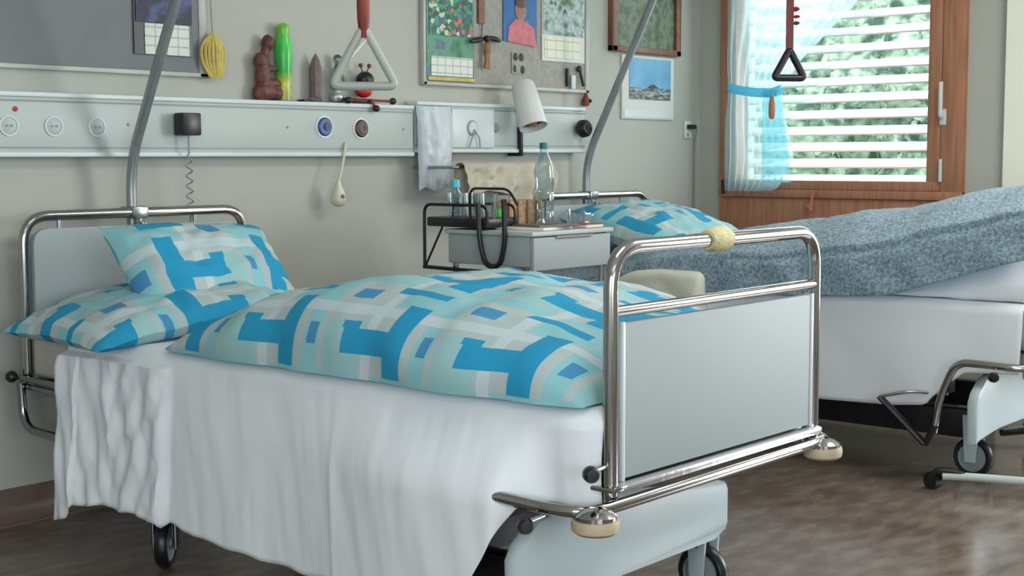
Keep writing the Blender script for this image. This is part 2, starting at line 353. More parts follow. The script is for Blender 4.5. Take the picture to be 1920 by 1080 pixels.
def fillet(pts, r, n=7):
    pts = [Vector(p) for p in pts]; out = [pts[0]]
    for i in range(1, len(pts) - 1):
        p, a, b = pts[i], pts[i - 1], pts[i + 1]; d1 = (a - p); d2 = (b - p)
        rr = min(r, d1.length * .49, d2.length * .49); A = p + d1.normalized() * rr; B = p + d2.normalized() * rr
        for k in range(n + 1):
            t = k / n; out.append(A * (1 - t) ** 2 + p * 2 * t * (1 - t) + B * t * t)
    out.append(pts[-1]); return out
def lerp(a, b, t): return a + (b - a) * t
def interp(x, tab):
    if x <= tab[0][0]: return tab[0][1]
    for (a, va), (b, vb) in zip(tab, tab[1:]):
        if x <= b: return lerp(va, vb, (x - a) / (b - a))
    return tab[-1][1]
def sint(x, tab):
    if x <= tab[0][0]: return tab[0][1]
    for (a, va), (b, vb) in zip(tab, tab[1:]):
        if x <= b:
            t = (x - a) / (b - a); t = t * t * (3 - 2 * t); return lerp(va, vb, t)
    return tab[-1][1]
def nz(x, y, z=0.0): return noise.noise(Vector((x, y, z)))

# ------------------------------------------------------------------ room shell
YW, XW = 3.966, 6.08
struct(MB().box(-1.6, -2.6, -.1, XW + .3, YW + .2, 0), 'floor', FLOOR)
struct(MB().box(-1.6, -2.6, 2.66, XW + .3, YW + .2, 2.76), 'ceiling', CEIL)
struct(MB().box(-1.6, YW, 0, XW + .3, YW + .2, 2.66), 'wall_back', WALL)
struct(MB().box(-1.8, -2.6, 0, -1.6, YW + .2, 2.66), 'wall_left', WALL)
# wall with the windows, built round its openings
w = MB(); w.box(XW, 3.833, 0, XW + .3, YW, 2.66); w.box(XW, 2.39, 0, XW + .3, 2.575, 2.66); w.box(XW, 2.575, 0, XW + .3, 3.833, .5); w.box(XW, 2.575, 2.3, XW + .3, 3.833, 2.66)
w.box(XW, 1.0, 0, XW + .3, 2.39, 2.66); w.box(XW, -.8, 0, XW + .3, 1.0, .35); w.box(XW, -.8, 2.2, XW + .3, 1.0, 2.66); w.box(XW, -2.6, 0, XW + .3, -.8, 2.66)
struct(w, 'wall_right', WALL)
w = MB(); w.box(-1.8, -2.8, 0, -1.9 + .1, -2.6, 2.66); w.box(-1.6, -2.8, 0, XW + .3, -2.6, .6); w.box(-1.6, -2.8, 2.3, XW + .3, -2.6, 2.66); w.box(1.0, -2.8, .6, XW + .3, -2.6, 2.3)
struct(w, 'wall_front', WALL)
struct(MB().box(XW - .05, .95, 0, XW, 2.39, 2.66, .004), 'trim_1', CREAM)
# cove base of the back wall
def cove(x0, x1):
    prof = [(YW, 0), (YW - .055, 0)] + [(YW - .008 - .047 * (1 - math.sin(a)), .004 + .05 * (1 - math.cos(a))) for a in [rad(9 * k) for k in range(11)]] + [(YW - .007, .102), (YW, .104)]
    return MB().prism(prof, 'x', x0, x1)
struct(cove(-1.6, XW), 'baseboard_back', COVE)
struct(MB().box(XW - .012, 2.575, 0, XW, YW, .1, .004), 'baseboard_right', COVE)

# window 1: wooden frame, sash, glass, panel below
win = empty('window_1', (XW, 3.2, .5)); win['kind'] = 'structure'
f = MB(); f.box(XW - .03, 3.765, .93, XW + .10, 3.833, 2.3, .006); f.box(XW - .03, 2.575, .93, XW + .10, 2.68, 2.3, .006); f.box(XW - .03, 2.68, 2.22, XW + .10, 3.765, 2.3, .006)
f.build('window_frame', WOODV, win)
MB().box(XW - .035, 2.575, .915, XW + .10, 3.833, .955, .006).box(XW - .025, 2.68, .955, XW + .09, 3.765, 1.0, .006).build('lower_rail', WOOD, win)
MB().box(XW - .022, 2.682, .96, XW + .07, 2.75, 2.22, .008).box(XW - .022, 3.745, 1.0, XW + .07, 3.765, 2.22, .004).build('sash', WOODV, win)
MB().box(XW - .02, 2.575, .5, XW + .04, 3.833, .915, .006).build('wood_panel', WOODV, win)
MB().box(XW + .03, 2.74, .99, XW + .036, 3.76, 2.22).build('glass_pane', GLASSP, win, smooth=False)
h = MB(); h.box(XW - .036, 2.655, 1.25, XW - .028, 2.685, 1.32, .003); h.sweep(fillet([(XW - .03, 2.67, 1.285), (XW - .06, 2.67, 1.285), (XW - .06, 2.67, 1.44)], .015), .009)
h.build('window_handle', PLATE, win)
for z in (1.0, 1.95): MB().cyl((XW - .036, 2.675, z), (XW - .036, 2.675, z + .10), .008).build('hinge_cover', PLATE, win)
MB().cyl((XW - .04, 3.80, .93), (XW - .04, 3.80, 1.0), .009).build('corner_hinge', DARKM, win)
# window 2 (second opening further along, outside the frame)
w2 = MB(); w2.box(XW + .02, -.8, .35, XW + .1, -.72, 2.2, .005); w2.box(XW + .02, .92, .35, XW + .1, 1.0, 2.2, .005); w2.box(XW + .02, -.8, .35, XW + .1, 1.0, .43, .005); w2.box(XW + .02, -.8, 2.12, XW + .1, 1.0, 2.2, .005); w2.box(XW + .03, .06, .35, XW + .09, .14, 2.2, .005)
struct(w2, 'window_2', WOODV)

# louvred shutter outside
sh = MB()
zt = 1.0; k = 0
rot = Matrix.Rotation(rad(-33), 3, 'Y')
while zt < 2.25:
    sh.box(XW + .19, 2.60, zt - .004, XW + .262, 3.80, zt + .004, rot=rot)
    zt += .079
sl = sh
shut = empty('window_shutter', (XW + .22, 3.2, .95), 'white louvred shutter with tilted slats outside the window', 'shutter')
sl.build('slat_panel', SHUT, shut, smooth=False)
MB().box(XW + .19, 2.575, .93, XW + .25, 2.60, 2.27).box(XW + .19, 3.80, .93, XW + .25, 3.825, 2.27).box(XW + .19, 2.575, .93, XW + .25, 3.825, .962).build('shutter_frame', SHUT, shut, smooth=False)
MB().cyl((XW + .185, 2.80, .96), (XW + .185, 2.80, 2.27), .004).build('tape', GROOVE, shut)

# hedge and ground outside
P = []
for i in range(70):
    row = []
    for j in range(60):
        y = lerp(1.0, 9.0, i / 69); z = lerp(0, 2.6, j / 59)
        x = 9.2 + .35 * nz(y * 1.7, z * 1.7) + .16 * nz(y * 6, z * 6, 3) + .9 * max(0, (z - 1.7)) ** 2
        row.append((x, y, z))
    P.append(row)
hed = MB().grid(P)
for i in range(2600):
    y = random.uniform(1.2, 8.8); z = random.uniform(.3, 2.5); x = 9.2 + .35 * nz(y * 1.7, z * 1.7) + .16 * nz(y * 6, z * 6, 3) + .9 * max(0, (z - 1.7)) ** 2 - .02
    a = random.uniform(0, 6.28); r = random.uniform(.03, .06); d = Vector((random.uniform(-.5, .1), math.cos(a), math.sin(a))).normalized(); e_ = d.cross(Vector((1, random.uniform(-.6, .6), random.uniform(-.6, .6)))).normalized()
    c = Vector((x, y, z)); hed.bm.faces.new([hed.bm.verts.new(q) for q in (c - d * r, c + e_ * r * .45, c + d * r, c - e_ * r * .45)])
tag(hed.build('hedge', HEDGE, base=(9.2, 4, 0)), 'green leafy hedge seen outdoors between the shutter slats', 'hedge')
struct(MB().box(XW + .3, -6, -.3, 16, 14, -.1), 'trim_2', GRND)

# ------------------------------------------------------------------ supply rails on the wall
def rail(name, x0, x1, z0, z1, label):
    r = empty(name, ((x0 + x1) / 2, YW, z0), label, 'wall rail')
    b = MB(); b.box(x0, YW - .056, z0 + .012, x1, YW, z1 - .012, .004); b.build('housing', RAILW, r)
    b = MB(); b.box(x0, YW - .064, z1 - .016, x1, YW, z1, .004); b.box(x0, YW - .064, z0, x1, YW, z0 + .016, .004); b.build('edge_strip', PLATE, r)
    b = MB(); b.box(x0, YW - .0575, z1 - .030, x1, YW - .05, z1 - .024); b.box(x0, YW - .0575, z0 + .026, x1, YW - .05, z0 + .031); b.build('groove', GROOVE, r)
    return r
r1 = rail('supply_rail', -1.2, 3.97, 1.118, 1.315, 'long white bedhead supply rail on the wall above the near bed')
r2 = rail('supply_rail', 3.985, 5.06, 1.132, 1.333, 'short white supply rail on the wall above the bedside cabinet')
def disc(p, x, z, r, m, d=.006, y=YW - .056, name='socket', ring=None):
    o = MB().lathe([(0, d), (r * .85, d), (r, d * .6), (r, 0)], (x, y, z), (0, -1, 0)).build(name, m, p)
    if ring: MB().lathe([(r * 1.22, 0), (r * 1.2, .004), (r, .004)], (x, y, z), (0, -1, 0)).build('rim', ring, o)
    return o
for x in (2.255, 2.405, 2.556):
    s_ = disc(r1, x, 1.212, .026, RAILW, .004, ring=PLATE)
    for dx in (-.008, .008): MB().cyl((x + dx, YW - .0625, 1.212), (x + dx, YW - .0635, 1.212), .0035).build('pin_hole', GROOVE, s_)
disc(r1, 2.278, 1.262, .008, RED, .004, name='indicator_lamp')
for x in (2.672, 3.335, 3.915): disc(r1, x, 1.222, .0045, GROOVE, .003, name='screw')
s_ = disc(r1, 3.507, 1.226, .034, BLUE, .012, name='gas_outlet', ring=PLATE); MB().lathe([(0, .016), (.014, .016), (.016, .01)], (3.512, YW - .056, 1.226), (0, -1, 0)).build('core', DKBLUE, s_)
s_ = disc(r1, 3.69, 1.222, .033, BROWN, .012, name='gas_outlet', ring=PLATE); MB().lathe([(.010, .014), (.018, .017), (.022, .013)], (3.69, YW - .056, 1.222), (0, -1, 0)).build('core', GREYFIG, s_)
# right rail fittings
MB().box(4.18, YW - .066, 1.152, 4.438, YW - .055, 1.308, .004).build('switch_plate', PLATE, r2)
s_ = disc(r2, 4.30, 1.232, .026, PLATE, .010, y=YW - .066, name='call_socket', ring=GROOVE)
MB().sweep([(4.30, YW - .078, 1.225), (4.285, YW - .08, 1.19), (4.27, YW - .078, 1.155)], .003).sweep([(4.30, YW - .078, 1.225), (4.33, YW - .08, 1.19), (4.335, YW - .078, 1.155)], .003).build('pull_cord', GROOVE, r2)
disc(r2, 4.458, 1.235, .02, GROOVE, .006, name='socket')
MB().box(4.596, YW - .075, 1.118, 4.612, YW, 1.24, .002).build('lamp_bracket', DARKM, r2)

# power adapter with coiled cord
ad = empty('power_adapter', (2.885, YW - .06, 1.18), 'black square power adapter plugged into the left rail with coiled cord', 'adapter')
MB().box(2.842, YW - .112, 1.188, 2.918, YW - .063, 1.262, .005).build('plug_body', BLACK, ad)
pts = [(2.882, YW - .088, 1.188), (2.882, YW - .088, 1.135)]
for i in range(90):
    t = i / 89; a = t * 2 * PI * 6; pts.append((2.882 + .010 * math.cos(a) * min(1, t * 6), YW - .088 + .010 * math.sin(a) * min(1, t * 6), 1.135 - t * .20))
pts += [(2.882, YW - .088, .92), (2.885, YW - .085, .90)]
MB().sweep(pts, .0028, 8).build('coiled_cord', GROOVE, ad)
# pear call button
pb = empty('call_button', (3.55, YW - .08, .95), 'ivory pear-shaped call button hanging on a cord below the left rail', 'call button')
MB().lathe([(0, -.032), (.014, -.030), (.026, -.018), (.029, 0), (.024, .022), (.013, .045), (.008, .062), (0, .064)], (3.556, YW - .075, .965)).build('grip', PEAR, pb)
MB().lathe([(0, .004), (.007, .003), (.008, 0)], (3.552, YW - .102, .972), (-.2, -1, .2)).build('push_button', GREYFIG, pb)
MB().sweep(fillet([(3.556, YW - .075, 1.025), (3.575, YW - .073, 1.07), (3.60, YW - .068, 1.15), (3.61, YW - .058, 1.17)], .03), .0055, 8).build('cord', PEAR, pb)

# ------------------------------------------------------------------ boards, calendars, pictures on the wall
b1 = empty('pin_board', (1.8, YW, 1.396), 'large plain grey notice board at the upper left of the wall', 'board')
MB().box(.9, YW - .018, 1.40, 2.985, YW, 2.2, .003).build('panel', BOARD1, b1)
MB().box(.88, YW - .022, 1.385, 3.02, YW, 1.40, .003).box(2.985, YW - .022, 1.385, 3.02, YW, 2.2, .003).build('board_frame', TRIMW, b1)
b2 = empty('pin_board', (4.6, YW, 1.40), 'grey notice board hung with calendars above the short rail', 'board')
MB().box(4.085, YW - .018, 1.415, 5.11, YW, 2.2, .003).build('panel', BOARD2, b2)
MB().box(4.065, YW - .024, 1.40, 5.135, YW, 1.415, .003).box(4.065, YW - .024, 1.40, 4.085, YW, 2.2, .003).box(5.11, YW - .024, 1.40, 5.135, YW, 2.2, .003).build('board_frame', TRIMW, b2)
def sheetbox(x0, x1, z0, z1, y=YW - .02, t=.004): return MB().box(x0, y - t, z0, x1, y, z1, .0008, 1)
c = empty('wall_calendar', (2.85, YW - .02, 1.45), 'dark blue night photo calendar with white page on the left grey board', 'calendar')
sheetbox(2.725, 2.955, 1.45, 1.75).build('backing', BLACK, c)
sheetbox(2.732, 2.952, 1.555, 1.75, YW - .024, .003).build('photo', P_NIGHT, c)
sheetbox(2.765, 2.942, 1.452, 1.552, YW - .024, .003).build('month_page', CALGRID, c)
# straw ornament
s_ = empty('straw_ornament', (3.03, YW - .03, 1.39), 'yellow straw whisk ornament hanging on a string at the edge of the left board', 'ornament')
b = MB()
for k in range(9):
    a = (k - 4) / 4; b.sweep(fillet([(3.03, YW - .035, 1.535), (3.03 + .052 * a, YW - .035 - .02 * (1 - abs(a)), 1.49), (3.03 + .045 * a, YW - .035 - .02 * (1 - abs(a)), 1.43), (3.03 + .02 * a + .012, YW - .035, 1.385)], .03, 4), .0058, 6)
b.build('straw_loops', YELLOW, s_)
MB().cyl((3.03, YW - .035, 1.535), (3.02, YW - .03, 1.80), .0025, 6).build('string', GROOVE, s_)
# calendars on right board
c = empty('wall_calendar', (4.23, YW - .02, 1.42), 'flower meadow calendar with month grid on the left of the right board', 'calendar')
sheetbox(4.078, 4.36, 1.418, 1.80).build('backing', P_GREEN, c)
sheetbox(4.095, 4.35, 1.60, 1.80, YW - .024, .003).build('photo', P_FLOWER, c)
sheetbox(4.105, 4.35, 1.438, 1.515, YW - .024, .003).build('month_page', CALGRID, c)
sheetbox(4.09, 4.36, 1.420, 1.434, YW - .024, .003).build('footer_strip', YELLOW, c)
c = empty('wall_calendar', (4.95, YW - .02, 1.54), 'plant photo calendar with cream month page at the right of the right board', 'calendar')
sheetbox(4.80, 5.10, 1.53, 1.85).build('backing', PAPER, c)
sheetbox(4.805, 5.095, 1.645, 1.85, YW - .024, .003).build('photo', P_PLANT, c)
sheetbox(4.815, 5.06, 1.545, 1.638, YW - .024, .003).build('month_page', CALGRID2, c)
c = empty('poster', (4.60, YW - .02, 1.60), 'blue poster with a child in a pink top between the two calendars', 'poster')
sheetbox(4.545, 4.765, 1.60, 1.85).build('print', P_BLUE, c)
MB().ball((4.655, YW - .026, 1.735), .038, (1, .08, 1.2)).build('printed_head', SKIN, c)
MB().lathe([(.0, 0), (.036, .0)], (4.655, YW - .0275, 1.76), (0, -1, 0)).ball((4.655, YW - .028, 1.765), .036, (1, .08, .7)).build('printed_hair', BROWN, c)
MB().prism([(4.57, 1.60), (4.755, 1.585), (4.745, 1.66), (4.69, 1.69), (4.62, 1.695), (4.575, 1.66)], 'y', YW - .0275, YW - .024).build('printed_top', PINK, c, smooth=False)
c = empty('wall_strip', (4.40, YW - .02, 1.6), 'brown wooden strip hanging beside the flower calendar', 'strip')
MB().box(4.385, YW - .03, 1.66, 4.425, YW - .018, 1.95, .003).build('slat', FRAMEW, c); MB().cyl((4.405, YW - .03, 1.66), (4.405, YW - .024, 1.60), .002, 6).build('string', BLACK, c)
c = empty('bird_ornament', (4.42, YW - .03, 1.5), 'small black-winged brown bird ornament hung below the wooden strip', 'ornament')
MB().ball((4.42, YW - .045, 1.555), .018, (1, .6, 2.3), Matrix.Rotation(rad(8), 3, 'Y')).build('body', BROWNC, c)
b = MB().ball((4.355, YW - .045, 1.59), .03, (1.5, .3, .38), Matrix.Rotation(rad(-12), 3, 'Y')).ball((4.465, YW - .045, 1.60), .03, (1.4, .3, .38), Matrix.Rotation(rad(8), 3, 'Y')).ball((4.41, YW - .05, 1.598), .014)
b.build('wings', BLACK, c)
MB().prism([(4.40, 1.48), (4.43, 1.475), (4.425, 1.53), (4.41, 1.53)], 'y', YW - .05, YW - .04).build('tail', BROWNC, c)
c = empty('picture_card', (4.63, YW - .02, 1.47), 'small black and white picture card pinned below the blue poster', 'card')
sheetbox(4.60, 4.685, 1.465, 1.555).build('card', BOARD2, c)
b = MB().ball((4.622, YW - .025, 1.537), .016, (1, .15, 1)).ball((4.660, YW - .025, 1.537), .017, (1, .15, 1)).ball((4.617, YW - .025, 1.487), .010, (1, .2, 1.6)).ball((4.668, YW - .025, 1.485), .014, (1, .2, 1.2))
b.build('printed_marks', BLACK, c)
c = empty('key_hanger', (5.03, YW - .03, 1.42), 'small white tags and dark keys hanging at the lower right of the right board', 'key hanger')
MB().box(5.00, YW - .03, 1.415, 5.03, YW - .022, 1.475, .004).build('tag', PLATE, c)
MB().box(4.965, YW - .03, 1.425, 4.985, YW - .022, 1.505, .003).build('key', DARKM, c)
MB().ball((5.055, YW - .03, 1.505), .018, (1, .4, .8)).cyl((5.06, YW - .03, 1.495), (5.085, YW - .03, 1.43), .006, 8).build('key', DARKM, c)
c = empty('wall_ornament', (5.11, YW - .02, 1.35), 'tiny dark red ornament on the wall right of the desk lamp', 'ornament')
MB().lathe([(0, 0), (.016, .004), (.020, .02), (.012, .045), (.006, .06), (0, .062)], (5.115, YW - .02, 1.34)).build('body', REDB, c); MB().ball((5.123, YW - .038, 1.365), .009).build('knot', BLACK, c)
p = empty('framed_picture', (5.59, YW, 1.60), 'brown framed dark green woodland picture near the corner', 'picture')
MB().box(5.305, YW - .03, 1.60, 5.345, YW, 2.15, .004).box(5.825, YW - .03, 1.60, 5.865, YW, 2.15, .004).box(5.305, YW - .03, 1.60, 5.865, YW, 1.628, .004).box(5.305, YW - .03, 2.12, 5.865, YW, 2.15, .004).build('picture_frame', FRAMEW, p)
MB().box(5.345, YW - .015, 1.628, 5.825, YW - .002, 2.12).build('picture_print', P_FOREST, p, smooth=False)
p = empty('wall_calendar', (5.62, YW, 1.29), 'white calendar with blue sky photo hung under the framed picture', 'calendar')
MB().box(5.405, YW - .010, 1.292, 5.83, YW - .001, 1.59, .001).build('backing', PAPER, p)
MB().box(5.46, YW - .013, 1.44, 5.80, YW - .010, 1.578).build('sky_photo', P_SKY, p, smooth=False)
MB().box(5.46, YW - .013, 1.385, 5.80, YW - .010, 1.44).build('land_photo', P_LAND, p, smooth=False)
MB().prism([(5.60, 1.44), (5.63, 1.455), (5.66, 1.458), (5.68, 1.447), (5.70, 1.44)], 'y', YW - .0145, YW - .013).build('island', BLACK, p, smooth=False)
MB().box(5.42, YW - .013, 1.30, 5.82, YW - .010, 1.335).build('month_strip', PLATE, p, smooth=False)
# wall socket near the corner with cord
p = empty('wall_socket', (5.965, YW, 1.21), 'small wall socket with dark plug near the corner and a cord running down', 'socket')
MB().box(5.93, YW - .012, 1.205, 5.99, YW, 1.29, .003).build('plate', PLATE, p)
MB().box(5.945, YW - .045, 1.25, 5.985, YW - .012, 1.272, .004).build('plug', BLACK, p)
MB().sweep(fillet([(5.985, YW - .03, 1.262), (6.01, YW - .03, 1.258), (6.018, YW - .015, 1.2), (6.018, YW - .012, .10)], .02), .005, 8).build('cord', GROOVE, p)
disc(p, 5.955, 1.222, .010, GROOVE, .003, y=YW - .012, name='lower_outlet')

# ------------------------------------------------------------------ things standing on the left rail (top z = 1.315)
ZR = 1.3155; YF = YW - .032
def blob(name, m, base, parts, vox=.005, parent=None):
    b = MB()
    for (c_, r_, sc) in parts: b.ball(c_, r_, sc)
    return b.build(name, m, parent, base=base, remesh=vox)
X = 3.262
fg = blob('carved_figurine', CARVED, (X, YF, ZR), [((X - .01, YF, ZR + .03), .045, (1.1, .6, .75)), ((X - .015, YF, ZR + .085), .032, (1, .7, 1.5)), ((X - .02, YF, ZR + .135), .030, (1.1, .7, 1.1)), ((X - .005, YF, ZR + .165), .016, (1, .9, 1.6)),
    ((X + .008, YF, ZR + .200), .022, (1, 1, 1.35)), ((X + .03, YF, ZR + .06), .022, (1.7, .8, .8)), ((X + .012, YF - .012, ZR + .11), .013, (2.2, .9, .9)), ((X + .045, YF, ZR + .025), .025, (1.1, .8, 1.0)), ((X - .03, YF, ZR + .02), .03, (1, .7, .8))], .004)
tag(fg, 'dark brown carved kneeling figurine, leftmost ornament on the left rail', 'figurine')
X = 3.342
gv = MB().lathe([(0, 0), (.026, .001), (.027, .03), (.022, .055), (.028, .075), (.028, .13), (.031, .15), (.030, .20), (.023, .225), (.021, .245), (.024, .26), (.018, .27), (.008, .274), (0, .275)], (X, YF, ZR))
tag(gv.build('glass_vase', GREENG, base=(X, YF, ZR)), 'tall slim bright green glass vase standing beside the carved figurine', 'vase')
X = 3.492
ob = empty('stone_obelisk', (X, YF, ZR), 'small grey-brown pointed tower ornament in the middle of the left rail', 'ornament')
MB().lathe([(0, 0), (.03, 0), (.031, .012), (.024, .018), (0, .018)], (X, YF, ZR), n=4).build('plinth', GREYFIG, ob, smooth=False)
MB().lathe([(.022, .018), (.022, .125), (.014, .152), (0, .178)], (X, YF, ZR), n=8).build('tower', GREYFIG, ob, smooth=False)
MB().box(X - .075, YF - .02, ZR, X - .032, YF + .02, ZR + .008, .002).build('base_slab', DARKM, ob)
X = 3.60
sv = blob('silver_figurine', SILVER, (X, YF, ZR), [((X, YF, ZR + .02), .034, (1, .7, .6)), ((X - .004, YF, ZR + .07), .024, (1, .7, 1.7)), ((X + .004, YF, ZR + .12), .020, (1, .8, 1.4)), ((X + .0, YF, ZR + .160), .017, (1, 1, 1.1)), ((X + .022, YF, ZR + .08), .010, (1, .8, 2.6)), ((X - .018, YF - .008, ZR + .10), .009, (1, .9, 2.4))], .004)
tag(sv, 'silvery standing figurine with dark folds beside the ladybird toy', 'figurine')
X = 3.725
lt = empty('ladybird_toy', (X, YF, ZR), 'black-headed red ladybird toy with feelers and long dangling legs on the left rail', 'toy')
MB().ball((X, YF - .005, ZR + .045), .030, (1.15, .9, .75)).build('body', RED, lt)
MB().ball((X + .002, YF - .012, ZR + .088), .033, (1.12, .95, 1.0)).build('head', BLACK, lt)
for dx in (-.018, .022):
    q = MB().sweep([(X + dx * .5, YF - .01, ZR + .115), (X + dx, YF - .012, ZR + .136)], .0025, 6).build('feeler', BLACK, lt)
    MB().ball((X + dx * 1.1, YF - .012, ZR + .142), .0085).build('feeler_tip', REDB, q)
MB().box(X - .085, YF - .028, ZR, X + .035, YF + .012, ZR + .018, .006).build('black_base', BLACK, lt)
for (a, b_) in (((X + .02, YF - .03, ZR + .012), (X + .125, YF - .034, ZR + .012)), ((X + .01, YF - .035, ZR + .012), (X + .028, YF - .044, ZR - .018)), ((X - .03, YF - .03, ZR + .012), (X - .105, YF - .034, ZR + .010))):
    q = MB().sweep([a, b_], .005, 8).build('leg', REDB, lt); MB().ball(b_, .013, (1.2, 1, 1)).build('foot', BLACK, q)

# ------------------------------------------------------------------ hospital beds (local numbers are those of the near bed)
BX, BY = 2.243, 1.667; WB, LB = .82, 2.163
def bed():
    B = empty('hospital_bed', (BX, BY, 0), 'chrome-framed hospital bed nearest the camera, white foot panel turned to the viewer', 'bed')
    x0, x1, y0, y1 = BX, BX + WB, BY, BY + LB
    R = .0155
    MB().sweep(fillet([(x0, y0, .43), (x0, y0, .935), (x1, y0, .935), (x1, y0, .43)], .085, 8), R, 16).build('foot_frame', CHROME, B)
    MB().cyl((x0, y0, .808), (x1, y0, .808), .012).build('foot_crossbar', CHROME, B)
    # white foot panel with slim rim
    fp = MB().prism([(x0 + .03, .468), (x1 - .022, .468), (x1 - .022, .785), (x0 + .03, .785)], 'y', y0 - .008, y0 + .010, .004).build('foot_panel', WHITEP, B)
    for xa in (x0 + .026, x1 - .028): MB().box(xa, y0 - .011, .464, xa + .010, y0 + .013, .787, .002).build('panel_rim', PLATE, fp)
    MB().box(x0, y0 - .030, .446, x1, y0 + .018, .464, .006).build('foot_lower_bar', BRUSHED, B)
    # bumper tube round the foot end, coming back along both sides and down to the lifting gear
    zt_ = .425
    path = [(x0 - .108, y0 + .310, .18), (x0 - .110, y0 + .290, .30), (x0 - .118, y0 + .235, zt_ + .005), (x0 - .118, y0 + .05, zt_), (x0 - .085, y0 - .024, zt_), (x1 + .045, y0 - .022, zt_), (x1 + .07, y0 + .06, zt_), (x1 + .07, y0 + .235, zt_)]
    MB().sweep(fillet(path, .05, 5), .013, 12).build('foot_bumper_tube', CHROME, B)
    MB().box(x0 - .03, y0 - .03, .452, x0 + .02, y0 + .16, .462, .003).build('foot_plate', CHROME, B)
    for xr in (x0 - .088, x1 + .0):
        q = MB().lathe([(0, 0), (.038, .0), (.046, .006), (.048, .018), (.046, .028), (0, .028)], (xr, y0 - .03, .386)).build('bumper_roller', BEIGEP, B)
        MB().lathe([(0, 0), (.042, 0), (.042, .012), (.030, .020), (.014, .026)], (xr, y0 - .03, .410)).build('roller_cap', CHROME, q)
    # knobs
    for (kx, ky, kz) in ((x0 - .085, y0 - .012, .502), (x0 - .150, y0 + .10, .395)):
        q = MB().lathe([(0, .030), (.012, .029), (.0165, .02), (.0165, .008), (.010, 0), (0, 0)], (kx, ky, kz), (-.6, -.8, 0)).build('clamp_knob', BLACK, B)
        MB().cyl((kx, ky, kz), (kx + .075, ky + .012, kz), .005).build('knob_stem', CHROME, q)
    # head end
    MB().sweep(fillet([(x0, y1, .43), (x0, y1, .943), (x1, y1, .943), (x1, y1, .43)], .085, 8), R, 16).build('head_frame', CHROME, B)
    pr = fillet([(x0 + .028, 0, .46), (x0 + .028, 0, .905), (x1 - .028, 0, .905), (x1 - .028, 0, .46)], .05, 6)
    MB().prism([(v.x, v.z) for v in pr], 'y', y1 - .010, y1 + .008, .003).build('head_panel', WHITEP, B)
    for xx in (x0 + .12, x0 + .41, x0 + .62): MB().cyl((xx, y1, .90), (xx, y1, .94), .007).build('panel_clip', STEEL, B)
    # side beams and platform
    for s_, xs in ((-1, x0 + .012), (1, x1 - .012)):
        MB().box(xs - .012, y0 + .02, .418, xs + .012, y1 - .02, .462, .004).build('side_beam', STEEL, B)
    MB().box(x0 + .03, y0 + .04, .442, x1 - .03, y1 - .04, .458, .003).build('platform', DARKM, B)
    # folded-down side guards at the head end
    for s_, xs in ((-1, x0 - .030), (1, x1 + .030)):
        b = MB().sweep([(xs, y1 + .02, .466), (xs, y1 - .62, .458)], .009, 10).sweep([(xs + .018 * -s_, y1 - .02, .440), (xs + .018 * -s_, y1 - .62, .428)], .012, 10)
        b.sweep(fillet([(xs, y1 - .01, .45), (xs, y1 - .02, .315), (xs, y1 - .66, .300), (xs, y1 - .70, .42)], .10, 8), .013, 12)
        q = b.build('side_guard', GUARD, B)
        MB().ball((xs + s_ * .012, y1 + .02, .468), .018).build('guard_knob', BLACK, q)
    # under frame
    MB().box(x0 + .075, y0 + .24, .135, x0 + .125, y1 - .38, .235, .004).box(x1 - .125, y0 + .24, .135, x1 - .075, y1 - .38, .235, .004).box(x0 + .1, y0 + .6, .15, x1 - .1, y0 + .66, .22).box(x0 + .1, y1 - .6, .15, x1 - .1, y1 - .66, .22).build('under_frame', DARKM, B)
    for yy in (y0 + .55, y1 - .62):
        for xa in (x0 + .2, x1 - .25): MB().box(xa, yy, .20, xa + .05, yy + .05, .445).build('lift_column', STEEL, B)
    # end covers (foot and head)
    for (ya, yb) in ((y0 + .165, y0 + .205),):
        MB().prism([(x0 - .09, .15)] + [(x0 + .10, .182), (x1 - .17, .185), (x1 - .115, .195), (x1 - .105, .215), (x1 - .105, .30), (x1 - .115, .318), (x1 - .16, .330), (x0 + .46, .355), (x0 + .24, .380), (x0 + .09, .388), (x0 - .02, .362), (x0 - .075, .322), (x0 - .095, .29)], 'y', ya, yb, .012).build('end_cover', BEDBASE, B)
    # castors
    for cx in (x0 + .09, x1 - .09):
        for cy, isf in ((y0 + .25, 1), (y1 - .62, 0)):
            if not isf: cx, cy = (cx + .03 if cx > x0 + .4 else x0 + .02), y1 - .64
            yw = 0 if isf else rad(-49)
            def turn(mb):
                Rz = Matrix.Rotation(yw, 3, 'Z'); c0 = Vector((cx, cy, 0))
                for v in mb.bm.verts: v.co = Rz @ (v.co - c0) + c0
                return mb
            q = MB().prism([(cy - .020, .055), (cy + .020, .055), (cy + .03, .21), (cy - .03, .21)], 'x', cx - .035, cx - .025, .003).prism([(cy - .020, .055), (cy + .020, .055), (cy + .03, .21), (cy - .03, .21)], 'x', cx + .025, cx + .035, .003).box(cx - .035, cy - .03, .195, cx + .035, cy + .03, .22, .004)
            q = turn(q).build('castor', BEDBASE if isf else GUARD, B)
            turn(MB().lathe([(.050, -.016), (.062, -.018), (.069, -.010), (.070, 0), (.069, .010), (.062, .018), (.050, .016)], (cx, cy, .070), (1, 0, 0), 36)).build('tyre', BLACK, q)
            turn(MB().lathe([(0, -.017), (.012, -.02), (.014, -.014), (.048, -.012), (.052, -.016), (.052, .016), (.048, .012), (.014, .014), (.012, .02), (0, .017)], (cx, cy, .070), (1, 0, 0), 36)).build('wheel_hub', HUB, q)
    MB().box(x0 + .10, y0 + .02, .166, x0 + .16, y0 + .17, .190, .008, rot=Matrix.Rotation(rad(-12), 3, 'X')).build('brake_pedal', BLACK, B)
